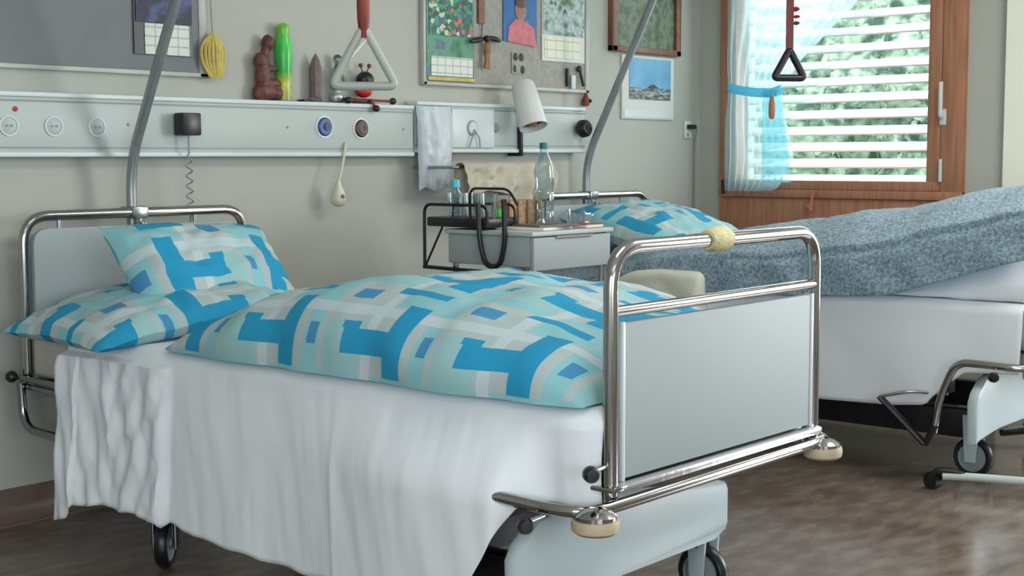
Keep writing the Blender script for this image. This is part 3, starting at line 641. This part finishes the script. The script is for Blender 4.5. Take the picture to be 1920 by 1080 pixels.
    # lifting lever at the near side
    b = MB().sweep([(x0 - .120, y0 + .30, .205), (x0 - .120, y0 + .335, .137)], .012, 8).sweep([(x0 - .120, y0 + .505, .283), (x0 - .120, y0 + .335, .137)], .010, 8, flat=1.6)
    b.build('lift_lever', DARKM, B)
    MB().sweep(fillet([(x0 - .122, y0 + .50, .285), (x0 - .10, y0 + .40, .31), (x0 - .02, y0 + .30, .30)], .04), .006, 8).build('lever_link', STEEL, B)
    # trapeze pole at the head end
    xp = x0 + .40
    pl = [(xp, y1 + .03, .60), (xp, y1 + .03, 1.10), (xp, y1 - .075, 1.30), (xp, y1 - .43, 1.98), (xp, y1 - .62, 2.14), (xp, y1 - 1.10, 2.16)]
    MB().sweep(fillet(pl, .10, 8), .0165, 14).build('trapeze_pole', GREYH, B)
    MB().box(xp - .03, y1 - .02, .925, xp + .03, y1 + .055, .962, .006).cyl((xp, y1 - .03, .90), (xp, y1 - .03, .915), .012).build('pole_clamp', STEEL, B)
    return B
bed1 = bed()
bed2 = copy_tree(bed1); bed2.location = (4.65, 1.70, 0); bed2['label'] = 'far hospital bed by the window covered with a grey-blue blanket'
bed1['group'] = bed2['group'] = 'hospital beds'
for ch in [c for c in bpy.data.objects if c.parent == bed1 and c.name.split('.')[0] in ('lift_lever', 'lever_link')]: bpy.data.objects.remove(ch)
q = MB().sweep([(BX + .345, BY, .936), (BX + .365, BY, .936), (BX + .405, BY, .936), (BX + .425, BY, .936)], [.022, .028, .028, .022], 16).build('foam_sleeve', CLAMP, bed1)
q['label'] = 'pale yellow foam sleeve'

# ------------------------------------------------------------------ trapeze handles
def handle(cx, cy, cz, wid, hgt, r, yaw, mh, ms, label, ztop, sw, clip):
    T = empty('trapeze_handle', (cx, cy, cz), label, 'trapeze handle')
    d = Vector((math.cos(yaw), math.sin(yaw), 0))
    def P_(a, z): return Vector((cx, cy, cz)) + d * a + Vector((0, 0, z))
    base_ = [P_(0, hgt), P_(wid * .5, 0), P_(-wid * .5, 0)]
    pts = []
    for i in range(3):
        p, a, b = base_[i], base_[i - 1], base_[(i + 1) % 3]
        A = p + (a - p).normalized() * wid * .13; Bq = p + (b - p).normalized() * wid * .13
        for k in range(7):
            t = k / 6; pts.append(A * (1 - t) ** 2 + p * 2 * t * (1 - t) + Bq * t * t)
    MB().sweep(pts, r, 12, closed=True).build('grip_triangle', mh, T)
    zt2 = ztop - cz; w2 = sw / 2; t = .003; nrm = Vector((-d.y, d.x, 0)) * t
    b = MB(); v = [P_(-w2, hgt - .02) - nrm, P_(w2, hgt - .02) - nrm, P_(w2, hgt - .02) + nrm, P_(-w2, hgt - .02) + nrm]
    A = [b.bm.verts.new(q) for q in v]; Bv = [b.bm.verts.new(q + Vector((0, 0, zt2 - hgt))) for q in v]
    b.bm.faces.new(A[::-1]); b.bm.faces.new(Bv)
    for k in range(4): b.bm.faces.new((A[k], A[(k + 1) % 4], Bv[(k + 1) % 4], Bv[k]))
    b.build('strap', ms, T)
    if clip:
        MB().sweep([P_(0, hgt - .03), P_(0, hgt + .02), P_(0, hgt + .06), P_(0, hgt + .10), P_(0, hgt + .12)], [.012, .017, .018, .016, .012], 12).build('leather_cuff', REDB, T)
        MB().sweep([P_(.022, hgt - .02), P_(-.05, hgt - .10)], .004, 8).build('tie_cord', CREAM, T)
    return T
yawf = rad(-40)
handle(2.643, 2.785, 1.304, .172, .158, .0115, yawf, GREYW, REDB, 'large pale grey triangular grab handle over the near bed on a red-brown strap', 2.145, .022, True)
handle(5.05, 2.875, 1.425, .126, .112, .0145, yawf, BLACK, DKRED, 'small black triangular grab handle hanging before the window on a dark red strap', 2.18, .030, False)

# ------------------------------------------------------------------ mattresses
for dx, dy, lab in ((0, 0, 'pale mattress on the near bed, its bare end showing at the headboard'), (2.407, .033, 'pale mattress on the far bed under the grey-blue blanket')):
    m_ = MB().box(BX + .005 + dx, BY + .02 + dy, .4635, BX + WB - .012 + dx, BY + LB - .014 + dy, .602, .022, 3).build('mattress', MATTR)
    tag(m_, lab, 'mattress', 'mattresses')

# ------------------------------------------------------------------ white hanging sheets
def sheet(name, x_side, x_in, ya, yb, ztop, bottom, amp, label, ny=150, drop=34, step=None, seed=0, wrap=False):
    P = []; xs0 = x_side
    for i in range(ny + 1):
        y = lerp(ya, yb, i / ny); zb = bottom(y); zt2 = ztop(y); row = []; x_side = xs0 + (.034 * max(0, 1 - (y - ya) / .08) ** 2 if wrap else 0)
        for k in range(9): # over the mattress
            t = k / 8; x = lerp(x_in, x_side + .05, t); row.append((x, y, zt2 + .003 * nz(x * 9, y * 9, seed)))
        for k in range(1, 6):
            a = k / 5 * PI / 2; row.append((x_side + .05 - .05 * math.sin(a), y, zt2 - .035 * (1 - math.cos(a))))
        for k in range(1, drop + 1):
            t = k / drop; z = lerp(zt2 - .035, zb, t); dd = (zt2 - z)
            g = amp(y, dd, t); row.append((x_side - g, y + .006 * nz(y * 20, z * 5, seed), z))
        P.append(row)
    o = MB().grid(P).build(name, SHEET, base=(x_side, (ya + yb) / 2, bottom((ya + yb) / 2)), solid=.002)
    return tag(o, label, 'sheet', 'white bed sheets')
def bot1(y):
    z = interp(y, [(1.67, .418), (1.80, .418), (1.83, .405), (1.93, .24), (2.02, .165), (2.24, .150), (2.50, .138), (2.71, .140), (2.90, .150), (3.03, .168), (3.06, .150), (3.075, .168), (3.30, .172), (3.45, .155), (3.47, .112), (3.54, .100)])
    return z + (.003 * math.sin(y * 42) if y > 2.0 else 0)
def amp1(y, dd, t):
    g = .008 * nz(y * 2.6 + dd * 1.5, dd * 2.0, 5) * min(1, dd / .1) + .0028 * nz(y * 15 + dd * 5, dd * 3, 8) + .0016 * nz(y * 34 + dd * 6, dd * 5, 2) + .003 * math.exp(-((y - 2.42 + .1 * dd) / .012) ** 2) * min(1, dd / .2)
    g += .004 * math.sin(y * 9 + dd * 2) * min(1, dd / .12)
    g += .03 * t * min(1, max(0, (y - 2.0)) / .5)
    def ss(v): v = min(1, max(0, v)); return v * v * (3 - 2 * v)
    g += .095 * ss((dd - .01) / .20) * ss((y - 1.77) / .11) * (1 - ss((y - 1.92) / .75))
    if y > 3.04:
        k = min(1, (y - 3.04) / .025); f = min(1, dd / .08); q = 3.30 - y
        ph = (y - 3.04) * (1 - .25 * dd) + .02 * nz(dd * 7, y * 3, 4)
        w_ = .0055 * math.sin(ph * 52 + 2.4 * nz(y * 5, dd * 5)) + .0035 * math.sin((y + dd * (.30 if y > 3.3 else -.35)) * 88 + 1.5) + .007 * nz(y * 15 + dd * 5, dd * 6, 2) + .003 * nz(y * 45 + dd * 20, dd * 24, 6)
        g += k * (.020 + f * w_) + (.010 * f if y > 3.45 else 0)
    return g
sheet('bed_sheet', 2.196, 2.60, 1.672, 3.54, lambda y: .612, bot1, amp1, 'white cotton sheet hanging down the side of the near bed, bunched near the pillows', ny=260, drop=40, wrap=True)
def bot2(y): return interp(y, [(1.70, .40), (1.93, .385), (2.03, .30), (2.06, .262), (2.2, .245), (2.5, .238), (2.9, .235), (3.85, .235)])
def amp2(y, dd, t): return .008 * nz(y * 4 + dd * 3, dd * 2, 3) + .004 * math.sin(y * 15 + dd * 6) * t + .012 * t
sheet('bed_sheet', 4.600, 5.3, 1.74, 3.84, lambda y: .626 + .10 * max(0, (2.2 - y) / .5) ** 1.3 * 0, bot2, amp2, 'white sheet hanging smoothly down the side of the far bed', ny=120, drop=24, seed=4)
# folded white duvet lump under the blanket, foot of far bed
P = []
for i in range(41):
    y = lerp(1.73, 2.30, i / 40); t = (2.26 - y) / .53; zt2 = .632 + .175 * max(0, t) ** .9 if t > 0 else .632
    row = []
    for k in range(13):
        a = k / 12 * PI / 2; row.append((4.640 + .25 * (1 - math.cos(a)) - .03 * math.sin(2 * a) * max(0, t), y, .630 + max(.001, zt2 - .630) * math.sin(a) + .004 * nz(y * 12, k * .4)))
    row.append((5.4, y, zt2))
    P.append(row)
tag(MB().grid(P).build('folded_duvet', SHEET, base=(5.0, 2.0, .63), solid=.003), 'white folded bedding lifting the blanket at the foot of the far bed', 'duvet')

# ------------------------------------------------------------------ grey-blue blanket on the far bed
ztab = [(1.60, 1.065), (1.75, 1.045), (1.92, 1.008), (2.36, .920), (2.72, .862), (3.2, .805), (3.45, .72), (3.6, .665), (3.86, .655)]
etab = [(1.62, .80), (1.75, .772), (2.0, .695), (2.20, .632), (2.30, .622), (2.5, .612), (2.85, .602), (3.2, .585), (3.4, .560), (3.84, .550)]
P = []; NY = 170
for i in range(NY + 1):
    y = lerp(1.72, 3.83, i / NY); zt2 = sint(y, ztab); ze = interp(y, etab); row = []
    n2 = 46
    sx = 4.575 + .01 * nz(y * 5, 0, 3)
    for k in range(n2 + 1):
        t = k / n2
        if t < .30: # side, rising to shoulder
            u = t / .30; zs = lerp(ze, lerp(ze, zt2, .60), u); x = sx + .012 * u + (.016 * math.exp(-((u - .90) / .07) ** 2) if y < 2.85 else 0)
        elif t < .55:
            u = (t - .30) / .25; zs = lerp(lerp(ze, zt2, .60), zt2, math.sin(u * PI / 2)); x = sx + .012 + .368 * u
        else:
            u = (t - .55) / .45; zs = zt2 - .10 * u ** 3; x = sx + .38 + .56 * u
        wr = .012 * nz(x * 6, y * 5, 1) + .006 * nz(x * 18, y * 14, 6) + .010 * nz(y * 3 + x * 8, x * 3, 9)
        row.append((x - (.012 * nz(y * 9, zs * 9, 4) if t < .35 else 0), y, zs + wr * (1 if t > .1 else .3)))
    P.append(row)
tag(MB().grid(P).build('wool_blanket', BLANKET, base=(5.05, 2.7, .6), solid=.004, subsurf=1), 'grey-blue flecked blanket heaped over the far bed, highest at its foot', 'blanket')
# cream linen folded on the near edge of far bed
fl = MB().box(4.535, 2.955, .50, 4.80, 3.38, .676, .030, 4)
bmesh.ops.subdivide_edges(fl.bm, edges=[e for e in fl.bm.edges if e.calc_length() > .1], cuts=10, use_grid_fill=True)
for v in fl.bm.verts: v.co.z -= .055 * max(0, (v.co.y - 3.17) / .21) ** 2 * (1 if v.co.z > .6 else 0); v.co.x += .010 * nz(v.co.y * 12, v.co.z * 16); v.co.z += .006 * nz(v.co.y * 12, v.co.x * 12)
tag(fl.build('folded_linen', CREAMCL, base=(4.66, 3.16, .592)), 'folded cream linen draped over the near edge of the far bed', 'linen')

# ------------------------------------------------------------------ duvets and pillows
def duvet(name, cx, ax, ya, yb, z0, ztabd, label, seed=0, uvoff=(0, 0)):
    nv, nu = 130, 110; P = []; UV = []
    for i in range(nv + 1):
        v = i / nv; y = lerp(ya, yb, v); w_ = 2 * v - 1
        e1 = max(0, 1 - abs(w_) ** 9) ** .5 if w_ < 0 else max(0, 1 - abs(w_) ** 5) ** .5
        hh = max(.004, (sint(y, ztabd) - z0) * e1); a_ = ax * (.93 + .07 * e1) + .012 * nz(y * 5, 1, seed)
        row = []; uvr = []; L = 0; last = None
        for k in range(nu + 1):
            ph = PI * k / nu; cs, sn = math.cos(ph), math.sin(ph)
            x = cx - a_ * math.copysign(abs(cs) ** .62, cs); z = z0 + hh * (sn ** .66 if sn > 0 else 0)
            puff = .020 * nz(x * 4.2 + seed, y * 3.4, .5) + .010 * nz(x * 9, y * 11, 2 + seed) + .0035 * nz(x * 26, y * 20, 5)
            puff *= min(1, hh / .08) * sn ** .4 if sn > 0 else 0
            x2 = x - (.018 * nz(y * 7, z * 7, 3 + seed) * abs(cs)); p_ = Vector((x2, y + .012 * nz(x * 5, y * 5, 7), z + puff))
            if last is not None: L += (p_ - last).length
            last = p_; row.append(p_); uvr.append((y * 1.0 + uvoff[0], L + uvoff[1]))
        P.append(row); UV.append(uvr)
    b = MB().grid(P, UV)
    # underside
    Q = [[Vector((lerp(P[i][0].x, P[i][-1].x, k / 6), P[i][0].y, z0 - .0)) for k in range(7)] for i in range(nv + 1)]
    b.grid(Q, [[(0, 0)] * 7 for _ in range(nv + 1)])
    o = b.build(name, LINEN, base=(cx, (ya + yb) / 2, z0), merge=.0005)
    return tag(o, label, 'duvet', 'blue plaid bed linen')
duvet('duvet', 2.628, .450, 1.708, 3.10, .616, [(1.7, .715), (1.85, .752), (2.1, .806), (2.4, .828), (2.7, .80), (2.95, .755), (3.12, .68)], 'puffed blue and grey plaid duvet laid over the near bed', 1, (.05, .03))
def pillow(cx, cy, cz, wx, wy, th, rx, ry, rz, label, seed=0, sag=0):
    n = 44; P1 = []; P2 = []; U = []
    R_ = Matrix.Rotation(rz, 3, 'Z') @ Matrix.Rotation(rx, 3, 'X') @ Matrix.Rotation(ry, 3, 'Y')
    for i in range(n + 1):
        u = 2 * i / n - 1; a = []; b = []; c_ = []
        for j in range(n + 1):
            v = 2 * j / n - 1
            pin = .07
            x = u * wx / 2 * (1 - pin * (1 - v * v) * abs(u) ** 3 * 1.0); y = v * wy / 2 * (1 - pin * (1 - u * u) * abs(v) ** 3)
            t = ((1 - abs(u) ** 2.6) * (1 - abs(v) ** 2.6)); t = max(0, t) ** .52
            edge = 1 - t
            wr = .010 * nz(u * 2.4 + seed, v * 2.4) + .007 * nz(u * 7 + seed, v * 6, 3) + .010 * nz(u * 10, v * 3 + seed, 8) * edge
            z = th / 2 * t; sg = -sag * (u * u * .6 + v * v * .4)
            a.append(R_ @ Vector((x, y, z + wr * (.4 + t) + sg)) + Vector((cx, cy, cz))); b.append(R_ @ Vector((x, y, -z * .8 + wr * .4 * edge + sg)) + Vector((cx, cy, cz)))
            c_.append((x + seed * .13, y + seed * .07))
        P1.append(a); P2.append(b); U.append(c_)
    o = MB().grid(P1, U).grid(P2, U).build('pillow', LINEN, base=(cx, cy, cz), merge=.0001)
    bmx = None
    return tag(o, label, 'pillow', 'blue plaid pillows')
pillow(2.44, 3.47, .672, .68, .60, .150, rad(0), rad(-7), rad(-6), 'flat plaid pillow lying lowest at the head of the near bed, over the mattress edge', 1, .02)
pillow(2.62, 3.45, .768, .61, .36, .21, rad(50), rad(3), rad(1), 'plump plaid pillow propped against the headboard of the near bed', 2.3)
pillow(5.10, 3.52, .785, .74, .60, .23, rad(14), rad(0), rad(0), 'plaid pillow at the head of the far bed', 3.1)

# ------------------------------------------------------------------ bedside cabinet between the beds
NX0, NX1, NY0, NY1 = 3.726, 4.172, 3.10, 3.50
ns = empty('bedside_cabinet', (3.95, 3.3, 0), 'white rolling bedside cabinet with wire side rack between the beds', 'cabinet')
MB().box(NX0, NY0 + .02, .735, NX1, NY1, .842, .006).build('cabinet_box', WHITEP, ns)
MB().box(NX0 - .01, NY0 - .005, .842, NX1 + .01, NY1 + .01, .858, .004).build('cabinet_top', RAILW, ns)
dr = MB().box(NX0 + .004, NY0, .722, NX1 - .004, NY0 + .02, .838, .005).build('drawer', WHITEP, ns)
MB().box(NX0 + .12, NY0 - .008, .832, NX1 - .12, NY0 + .002, .840, .003).build('drawer_lip', GROOVE, dr)
for xx in (NX0 + .02, NX1 - .02):
    for yy in (NY0 + .03, NY1 - .02): MB().cyl((xx, yy, .06), (xx, yy, .735), .011, 12).build('leg', CHROME, ns)
MB().box(NX0, NY0, .16, NX1, NY1, .18, .004).build('lower_shelf', WHITEP, ns)
for xx in (NX0 + .02, NX1 - .02):
    for yy in (NY0 + .03, NY1 - .02):
        MB().lathe([(0, -.01), (.028, -.01), (.03, 0), (.028, .01), (0, .01)], (xx, yy, .03), (1, 0, 0), 20).build('castor', BLACK, ns)
# dark side rail under the box and wire rack
MB().sweep([(NX0 - .012, NY1 + .11, .717), (NX0 - .012, NY0 - .01, .708)], .007, 8).build('side_rail', DARKM, ns)
XR = NX0 - .012
b = MB().sweep(fillet([(XR, NY1 + .105, .712), (XR, NY1 + .105, .945), (XR, NY1 - .20, .945), (XR, NY1 - .20, .87)], .035), .006, 10)
b.sweep([(XR, NY1 + .015, .865), (XR, NY1 + .10, .722)], .004, 8)
b.sweep(fillet([(XR + .15, NY1 + .105, .86), (XR + .15, NY1 + .105, .945), (XR + .15, NY1 - .20, .945), (XR + .15, NY1 - .20, .86)], .035), .005, 10)
b.sweep(fillet([(XR, NY1 - .12, .90), (XR, NY1 - .12, 1.005), (XR, NY1 - .30, 1.005), (XR, NY1 - .34, .95)], .03), .0045, 8)
b.build('wire_rack', DARKM, ns)
tr = MB().box(XR - .01, NY1 - .20, .866, XR + .17, NY1 + .085, .900, .006)
tag(tr.build('serving_tray', BLACK), 'black tray holding drinking glasses on the cabinet rack', 'tray')
# hose loop
hs = MB().sweep(fillet([(XR - .02, 3.325, .955), (XR - .02, 3.318, .82), (XR - .02, 3.29, .735), (XR - .02, 3.225, .735), (XR - .02, 3.20, .82), (XR - .02, 3.205, .97)], .05, 8), .0095, 12)
tag(hs.build('rubber_strap', BLACK), 'black rubber loop hanging from the cabinet rack', 'strap')
# glasses on the tray
def tumbler(x, y, lab):
    T = MB().lathe([(0, .003), (.023, .003), (.025, .0), (.027, .005), (.032, .085), (.029, .085), (.025, .012), (0, .010)], (x, y, .9005))
    o = tag(T.build('drinking_glass', GLASST, base=(x, y, .9005)), lab, 'glass', 'glasses on the black tray'); return o
for (x, y, lab) in ((XR + .05, 3.495, 'clear drinking glass at the left end of the black tray'), (XR + .11, 3.445, 'clear drinking glass at the back of the black tray'), (XR + .045, 3.41, 'clear drinking glass in the middle of the black tray'), (XR + .05, 3.335, 'clear drinking glass at the right end of the black tray')): tumbler(x, y, lab)
wb = empty('small_bottle', (XR + .10, 3.545, .9005), 'small clear bottle with turquoise cap behind the drinking glasses', 'bottle')
MB().lathe([(0, 0), (.026, .001), (.028, .01), (.028, .075), (.012, .10), (.012, .105)], (XR + .10, 3.545, .9005)).build('bottle_body', BOTTLE, wb)
MB().lathe([(0, .03), (.017, .028), (.019, 0), (0, 0)], (XR + .10, 3.545, 1.004)).build('cap', TURQ, wb)
# tall water bottle
def b_(x, y, z):
    t = empty('water_bottle', (x, y, z), 'tall clear plastic water bottle with dark teal cap on the bedside cabinet', 'bottle')
    MB().lathe([(0, .008), (.02, .0), (.034, .004), (.037, .015), (.037, .05), (.034, .055), (.037, .062), (.037, .12), (.034, .126), (.037, .132), (.037, .200), (.030, .235), (.017, .268), (.014, .285)], (x, y, z)).build('bottle_body', BOTTLE, t)
    MB().lathe([(0, .024), (.015, .023), (.0165, .018), (.0165, 0), (0, 0)], (x, y, z + .285)).build('cap', TEALCAP, t)
b_(4.082, 3.345, .8585)
cp = empty('drinking_cup', (4.115, 3.26, .8585), 'squat clear cup in front of the water bottle', 'cup')
MB().lathe([(0, .003), (.028, 0), (.032, .006), (.036, .062), (.033, .062), (.029, .010), (0, .008)], (4.135, 3.235, .8585)).build('bowl', GLASST, cp)
MB().sweep(fillet([(4.165, 3.215, .905), (4.19, 3.20, .905), (4.19, 3.20, .875), (4.163, 3.215, .872)], .01, 4), .004, 8).build('handle', GLASST, cp)
# tan basket with things
bk = empty('wicker_basket', (3.97, 3.43, .8585), 'small tan wicker basket at the back of the bedside cabinet', 'basket')
MB().box(3.93, 3.385, .8585, 4.13, 3.475, .955, .008).build('body', TAN, bk)
b = MB()
for i in range(5): b.cyl((3.925 + i * .052, 3.38, .862), (3.925 + i * .052, 3.38, .955), .003, 6)
b.build('weave_ribs', FRAMEW, bk)
jr = empty('glass_jar', (3.86, 3.40, .8585), 'small jar with green label and gold lid left of the basket', 'jar')
MB().lathe([(0, 0), (.024, 0), (.026, .006), (.026, .055), (.018, .070), (.018, .075)], (3.86, 3.37, .8585)).build('jar_body', GREENG, jr)
MB().lathe([(0, .018), (.020, .017), (.021, 0), (0, 0)], (3.86, 3.37, .933)).build('lid', TAN, jr)
# magazines and book
m1 = tag(MB().box(3.80, 3.14, .8585, 4.00, 3.34, .868, .001, rot=Matrix.Rotation(rad(8), 3, 'Z')).build('magazine', PAPER), 'white magazine lying on the left of the cabinet top', 'magazine')
m2 = tag(MB().box(3.83, 3.13, .8685, 4.02, 3.28, .876, .001, rot=Matrix.Rotation(rad(-10), 3, 'Z')).build('booklet', GREYFIG), 'grey booklet lying on the white magazine', 'booklet')
bo = empty('red_book', (4.1, 3.15, .8585), 'thin red-brown covered book at the right front of the cabinet top', 'book')
MB().box(4.05, 3.12, .8595, 4.15, 3.20, .8705, .001).build('pages', PAPER, bo); MB().box(4.047, 3.117, .8708, 4.155, 3.203, .8735, .0008).box(4.047, 3.117, .857 + .0015, 4.155, 3.203, .8593, .0004).build('cover', REDBOOK, bo)
rg = tag(MB().lathe([(0, .004), (.03, .002), (.034, .012), (.036, .014), (.031, .002), (0, 0)], (3.93, 3.20, .8770)).build('small_dish', GLASST), 'small clear dish on the grey booklet', 'dish')

# crumpled cloth, hanging bag behind the cabinet
tb = MB().sweep(fillet([(4.02, YW - .01, 1.075), (4.02, 3.74, 1.075), (4.62, 3.74, 1.075), (4.62, YW - .01, 1.075)], .03), .006, 10)
tb = tag(tb.build('towel_bar', STEEL), 'thin steel bar on the wall below the short rail carrying the beige cloth', 'bar')
P = []
for i in range(61):
    s_ = i / 60; x = lerp(4.05, 4.60, s_); row = []
    for k in range(41):
        t = k / 40
        fold = .020 * math.sin(s_ * 26 + t * 7) + .03 * nz(s_ * 7, t * 4, 3) + .018 * nz(s_ * 16 + t * 5, t * 6, 1)
        if t < .3: z = lerp(.96, 1.085, t / .3); y = 3.765 + .3 * fold
        elif t < .4: a = (t - .3) / .1 * PI; z = 1.085 + .010 * math.sin(a); y = 3.74 + .022 * math.cos(a)
        else:
            u = (t - .4) / .6; z = lerp(1.085, .955 + .03 * math.sin(s_ * 7), u); y = 3.715 - u * .02 + fold * (u ** .6)
        row.append((x, y, z))
    P.append(row)
tag(MB().grid(P).build('crumpled_cloth', CLOTH, base=(4.3, 3.74, .95), solid=.003, subsurf=1), 'crumpled beige cloth draped over the bar behind the bedside cabinet', 'cloth')
P = []
for i in range(33):
    s_ = i / 32; row = []
    for k in range(41):
        t = k / 40; z = lerp(1.312, .985, t); x = lerp(3.975 + .012 * t, 4.165 + .010 * math.sin(t * 5), s_); bul = .045 * math.sin(PI * s_) ** .6 * (.3 + .7 * math.sin(PI * min(1, t * .95 + .05)) ** .7)
        row.append((x, YW - .07 - bul - .006 * nz(s_ * 8, t * 9, 2) - .004 * math.sin(s_ * 20), z + .012 * math.sin(s_ * 9) * t))
    P.append(row)
bg = MB().grid(P)
P2 = [[(p[0], YW - .068, p[2]) for p in row] for row in P]; bg.grid(P2)
tag(bg.build('plastic_bag', BAGM, base=(4.07, YW - .07, .98), merge=.0002), 'milky plastic bag hanging from the wall rail left of the switch plate', 'bag')

# reading lamp
rl = empty('reading_lamp', (4.61, 3.80, 1.25), 'white cylindrical reading lamp tilted above the bedside cabinet', 'lamp')
ax_ = Vector((-.10, -.42, -1)).normalized(); top = Vector((4.555, 3.85, 1.425))
MB().lathe([(0, 0), (.040, .004), (.050, .018), (.055, .10), (.060, .205), (.056, .205), (.048, .06), (0, .05)], top, ax_).build('lamp_shade', LAMPW, rl)
MB().lathe([(0, .178), (.0545, .180), (.0545, .176), (0, .174)], top, ax_).build('dark_opening', BLACK, rl)  # black disc paints in the darkness inside the lamp's open end
MB().ball(top + ax_ * .185, .020, (1, 1, .8)).build('bulb', ORANGE, rl)
MB().sweep(fillet([top + Vector((.03, .03, -.10)), (4.604, 3.87, 1.30), (4.604, YW - .07, 1.24)], .03), .008, 10).build('lamp_arm', LAMPW, rl)
kn = empty('wall_fitting', (5.02, YW, 1.235), 'large round black knob on the wall beside the reading lamp', 'wall fitting')
MB().lathe([(0, .06), (.026, .058), (.038, .045), (.040, .022), (.030, .012), (.018, .010), (.018, 0)], (5.02, YW - .056, 1.236), (-.15, -1, .1), 24).build('knob_body', BLACK, kn)
MB().lathe([(0, .0), (.012, -.001), (.012, -.004)], (5.012, YW - .118, 1.243), (-.15, -1, .1)).build('knob_cap', DARKM, kn)

# ------------------------------------------------------------------ curtain
def curtain():
    C_ = empty('sheer_curtain', (XW - .06, 3.6, .95), 'sheer turquoise curtain gathered by a tieback at the left of the window', 'curtain')
    yl = 3.77
    def yr(z):
        return interp(z, [(.94, 3.52), (.965, 3.47), (1.03, 3.43), (1.12, 3.385), (1.25, 3.42), (1.40, 3.475), (1.46, 3.45), (1.60, 3.33), (1.80, 3.10), (2.0, 2.95), (2.28, 2.78)])
    P = []
    for i in range(81):
        z = lerp(.945, 2.28, i / 80); row = []; a = yl - .012 * math.exp(-((z - 1.43) / .1) ** 2); b = yr(z); g = .014 if z > 1.3 else .016
        for k in range(121):
            s_ = k / 120; y = lerp(a, b, s_)
            row.append((XW - .065 + g * math.sin(s_ * 2 * PI * 9 + .6 * math.sin(z * 4)) + .006 * nz(y * 12, z * 3), y, z + (.0 if z > 1 else .0)))
        P.append(row)
    MB().grid(P).build('curtain_fabric', SHEER, C_)
    P = []
    for i in range(2):
        pass
    b = MB(); pts = [(XW - .045, 3.775, 1.455), (XW - .09, 3.70, 1.437), (XW - .095, 3.60, 1.420), (XW - .09, 3.50, 1.415), (XW - .06, 3.462, 1.435)]
    b.sweep(fillet(pts, .03, 4), .022, 12, flat=.25).build('tieback', SHEER2, C_)
    # thicker gathered tail below the tieback
    P = []
    for i in range(31):
        z = lerp(.99, 1.43, i / 30); wd = lerp(.105, .03, i / 30); row = []
        for k in range(41):
            s_ = k / 40; y = lerp(3.555 - .0 * i, 3.40 + .06 * i / 30, s_); row.append((XW - .085 + .012 * math.sin(s_ * 20), y, z))
        P.append(row)
    MB().grid(P).build('gathered_tail', SHEER3, C_)
    MB().sweep([(XW - .10, 3.495, 1.36), (XW - .10, 3.495, 1.40)], .006, 8).lathe([(0, 0), (.012, .004), (.016, .03), (.014, .075), (.008, .11), (0, .112)], (XW - .10, 3.495, 1.29)).build('tassel', TREE, C_)
curtain()
rd = empty('window_decoration', (XW - .09, 3.37, 1.75), 'small red and white hanging decoration in front of the curtain', 'ornament')
MB().ball((XW - .10, 3.38, 1.80), .024, (.4, 1.1, .5)).ball((XW - .10, 3.37, 1.765), .020, (.4, 1.0, .4)).build('red_bead', RED, rd)
MB().ball((XW - .10, 3.37, 1.735), .016, (.4, 1.1, .6)).build('dark_bead', FRAMEW, rd)
MB().cyl((XW - .10, 3.375, 1.73), (XW - .10, 3.375, 2.1), .0015, 6).build('thread', PAPER, rd)
# small orange twig standing on the sill panel behind the far bed
tw = MB().sweep([(XW - .045, 3.31, .86), (XW - .05, 3.30, .92), (XW - .055, 3.285, .955)], [.012, .006, .003], 8).ball((XW - .045, 3.315, .875), .018, (.6, 1, .8))
tag(tw.build('sill_peg', TREE), 'tiny orange peg on the wood panel below the window', 'peg')

# ------------------------------------------------------------------ low metal base of a rolling stand by far bed
st = empty('rolling_stand', (4.45, 1.7, 0), 'rolling stand base, low white bar with a black castor beside the far bed wheel', 'stand')
MB().sweep(fillet([(4.475, 1.945, .050), (4.50, 1.88, .052), (4.62, 1.55, .050), (4.85, 1.0, .050)], .05), .014, 12, flat=1.3).build('base_bar', RAILW, st)
q = MB().cyl((4.462, 1.985, .030), (4.490, 1.975, .030), .029, 24).build('castor', BLACK, st)
MB().sweep(fillet([(4.468, 1.985, .035), (4.468, 1.965, .066), (4.487, 1.915, .066), (4.50, 1.88, .056)], .02, 4), .012, 8).build('castor_fork', BLACK, st)
MB().cyl((4.85, 1.0, .03), (4.875, 1.0, .03), .029, 24).build('castor', BLACK, st)
MB().box(4.82, .98, .03, 4.88, 1.04, .07, .006).cyl((4.85, 1.01, .05), (4.85, 1.01, .9), .016, 14).build('column', CHROME, st)
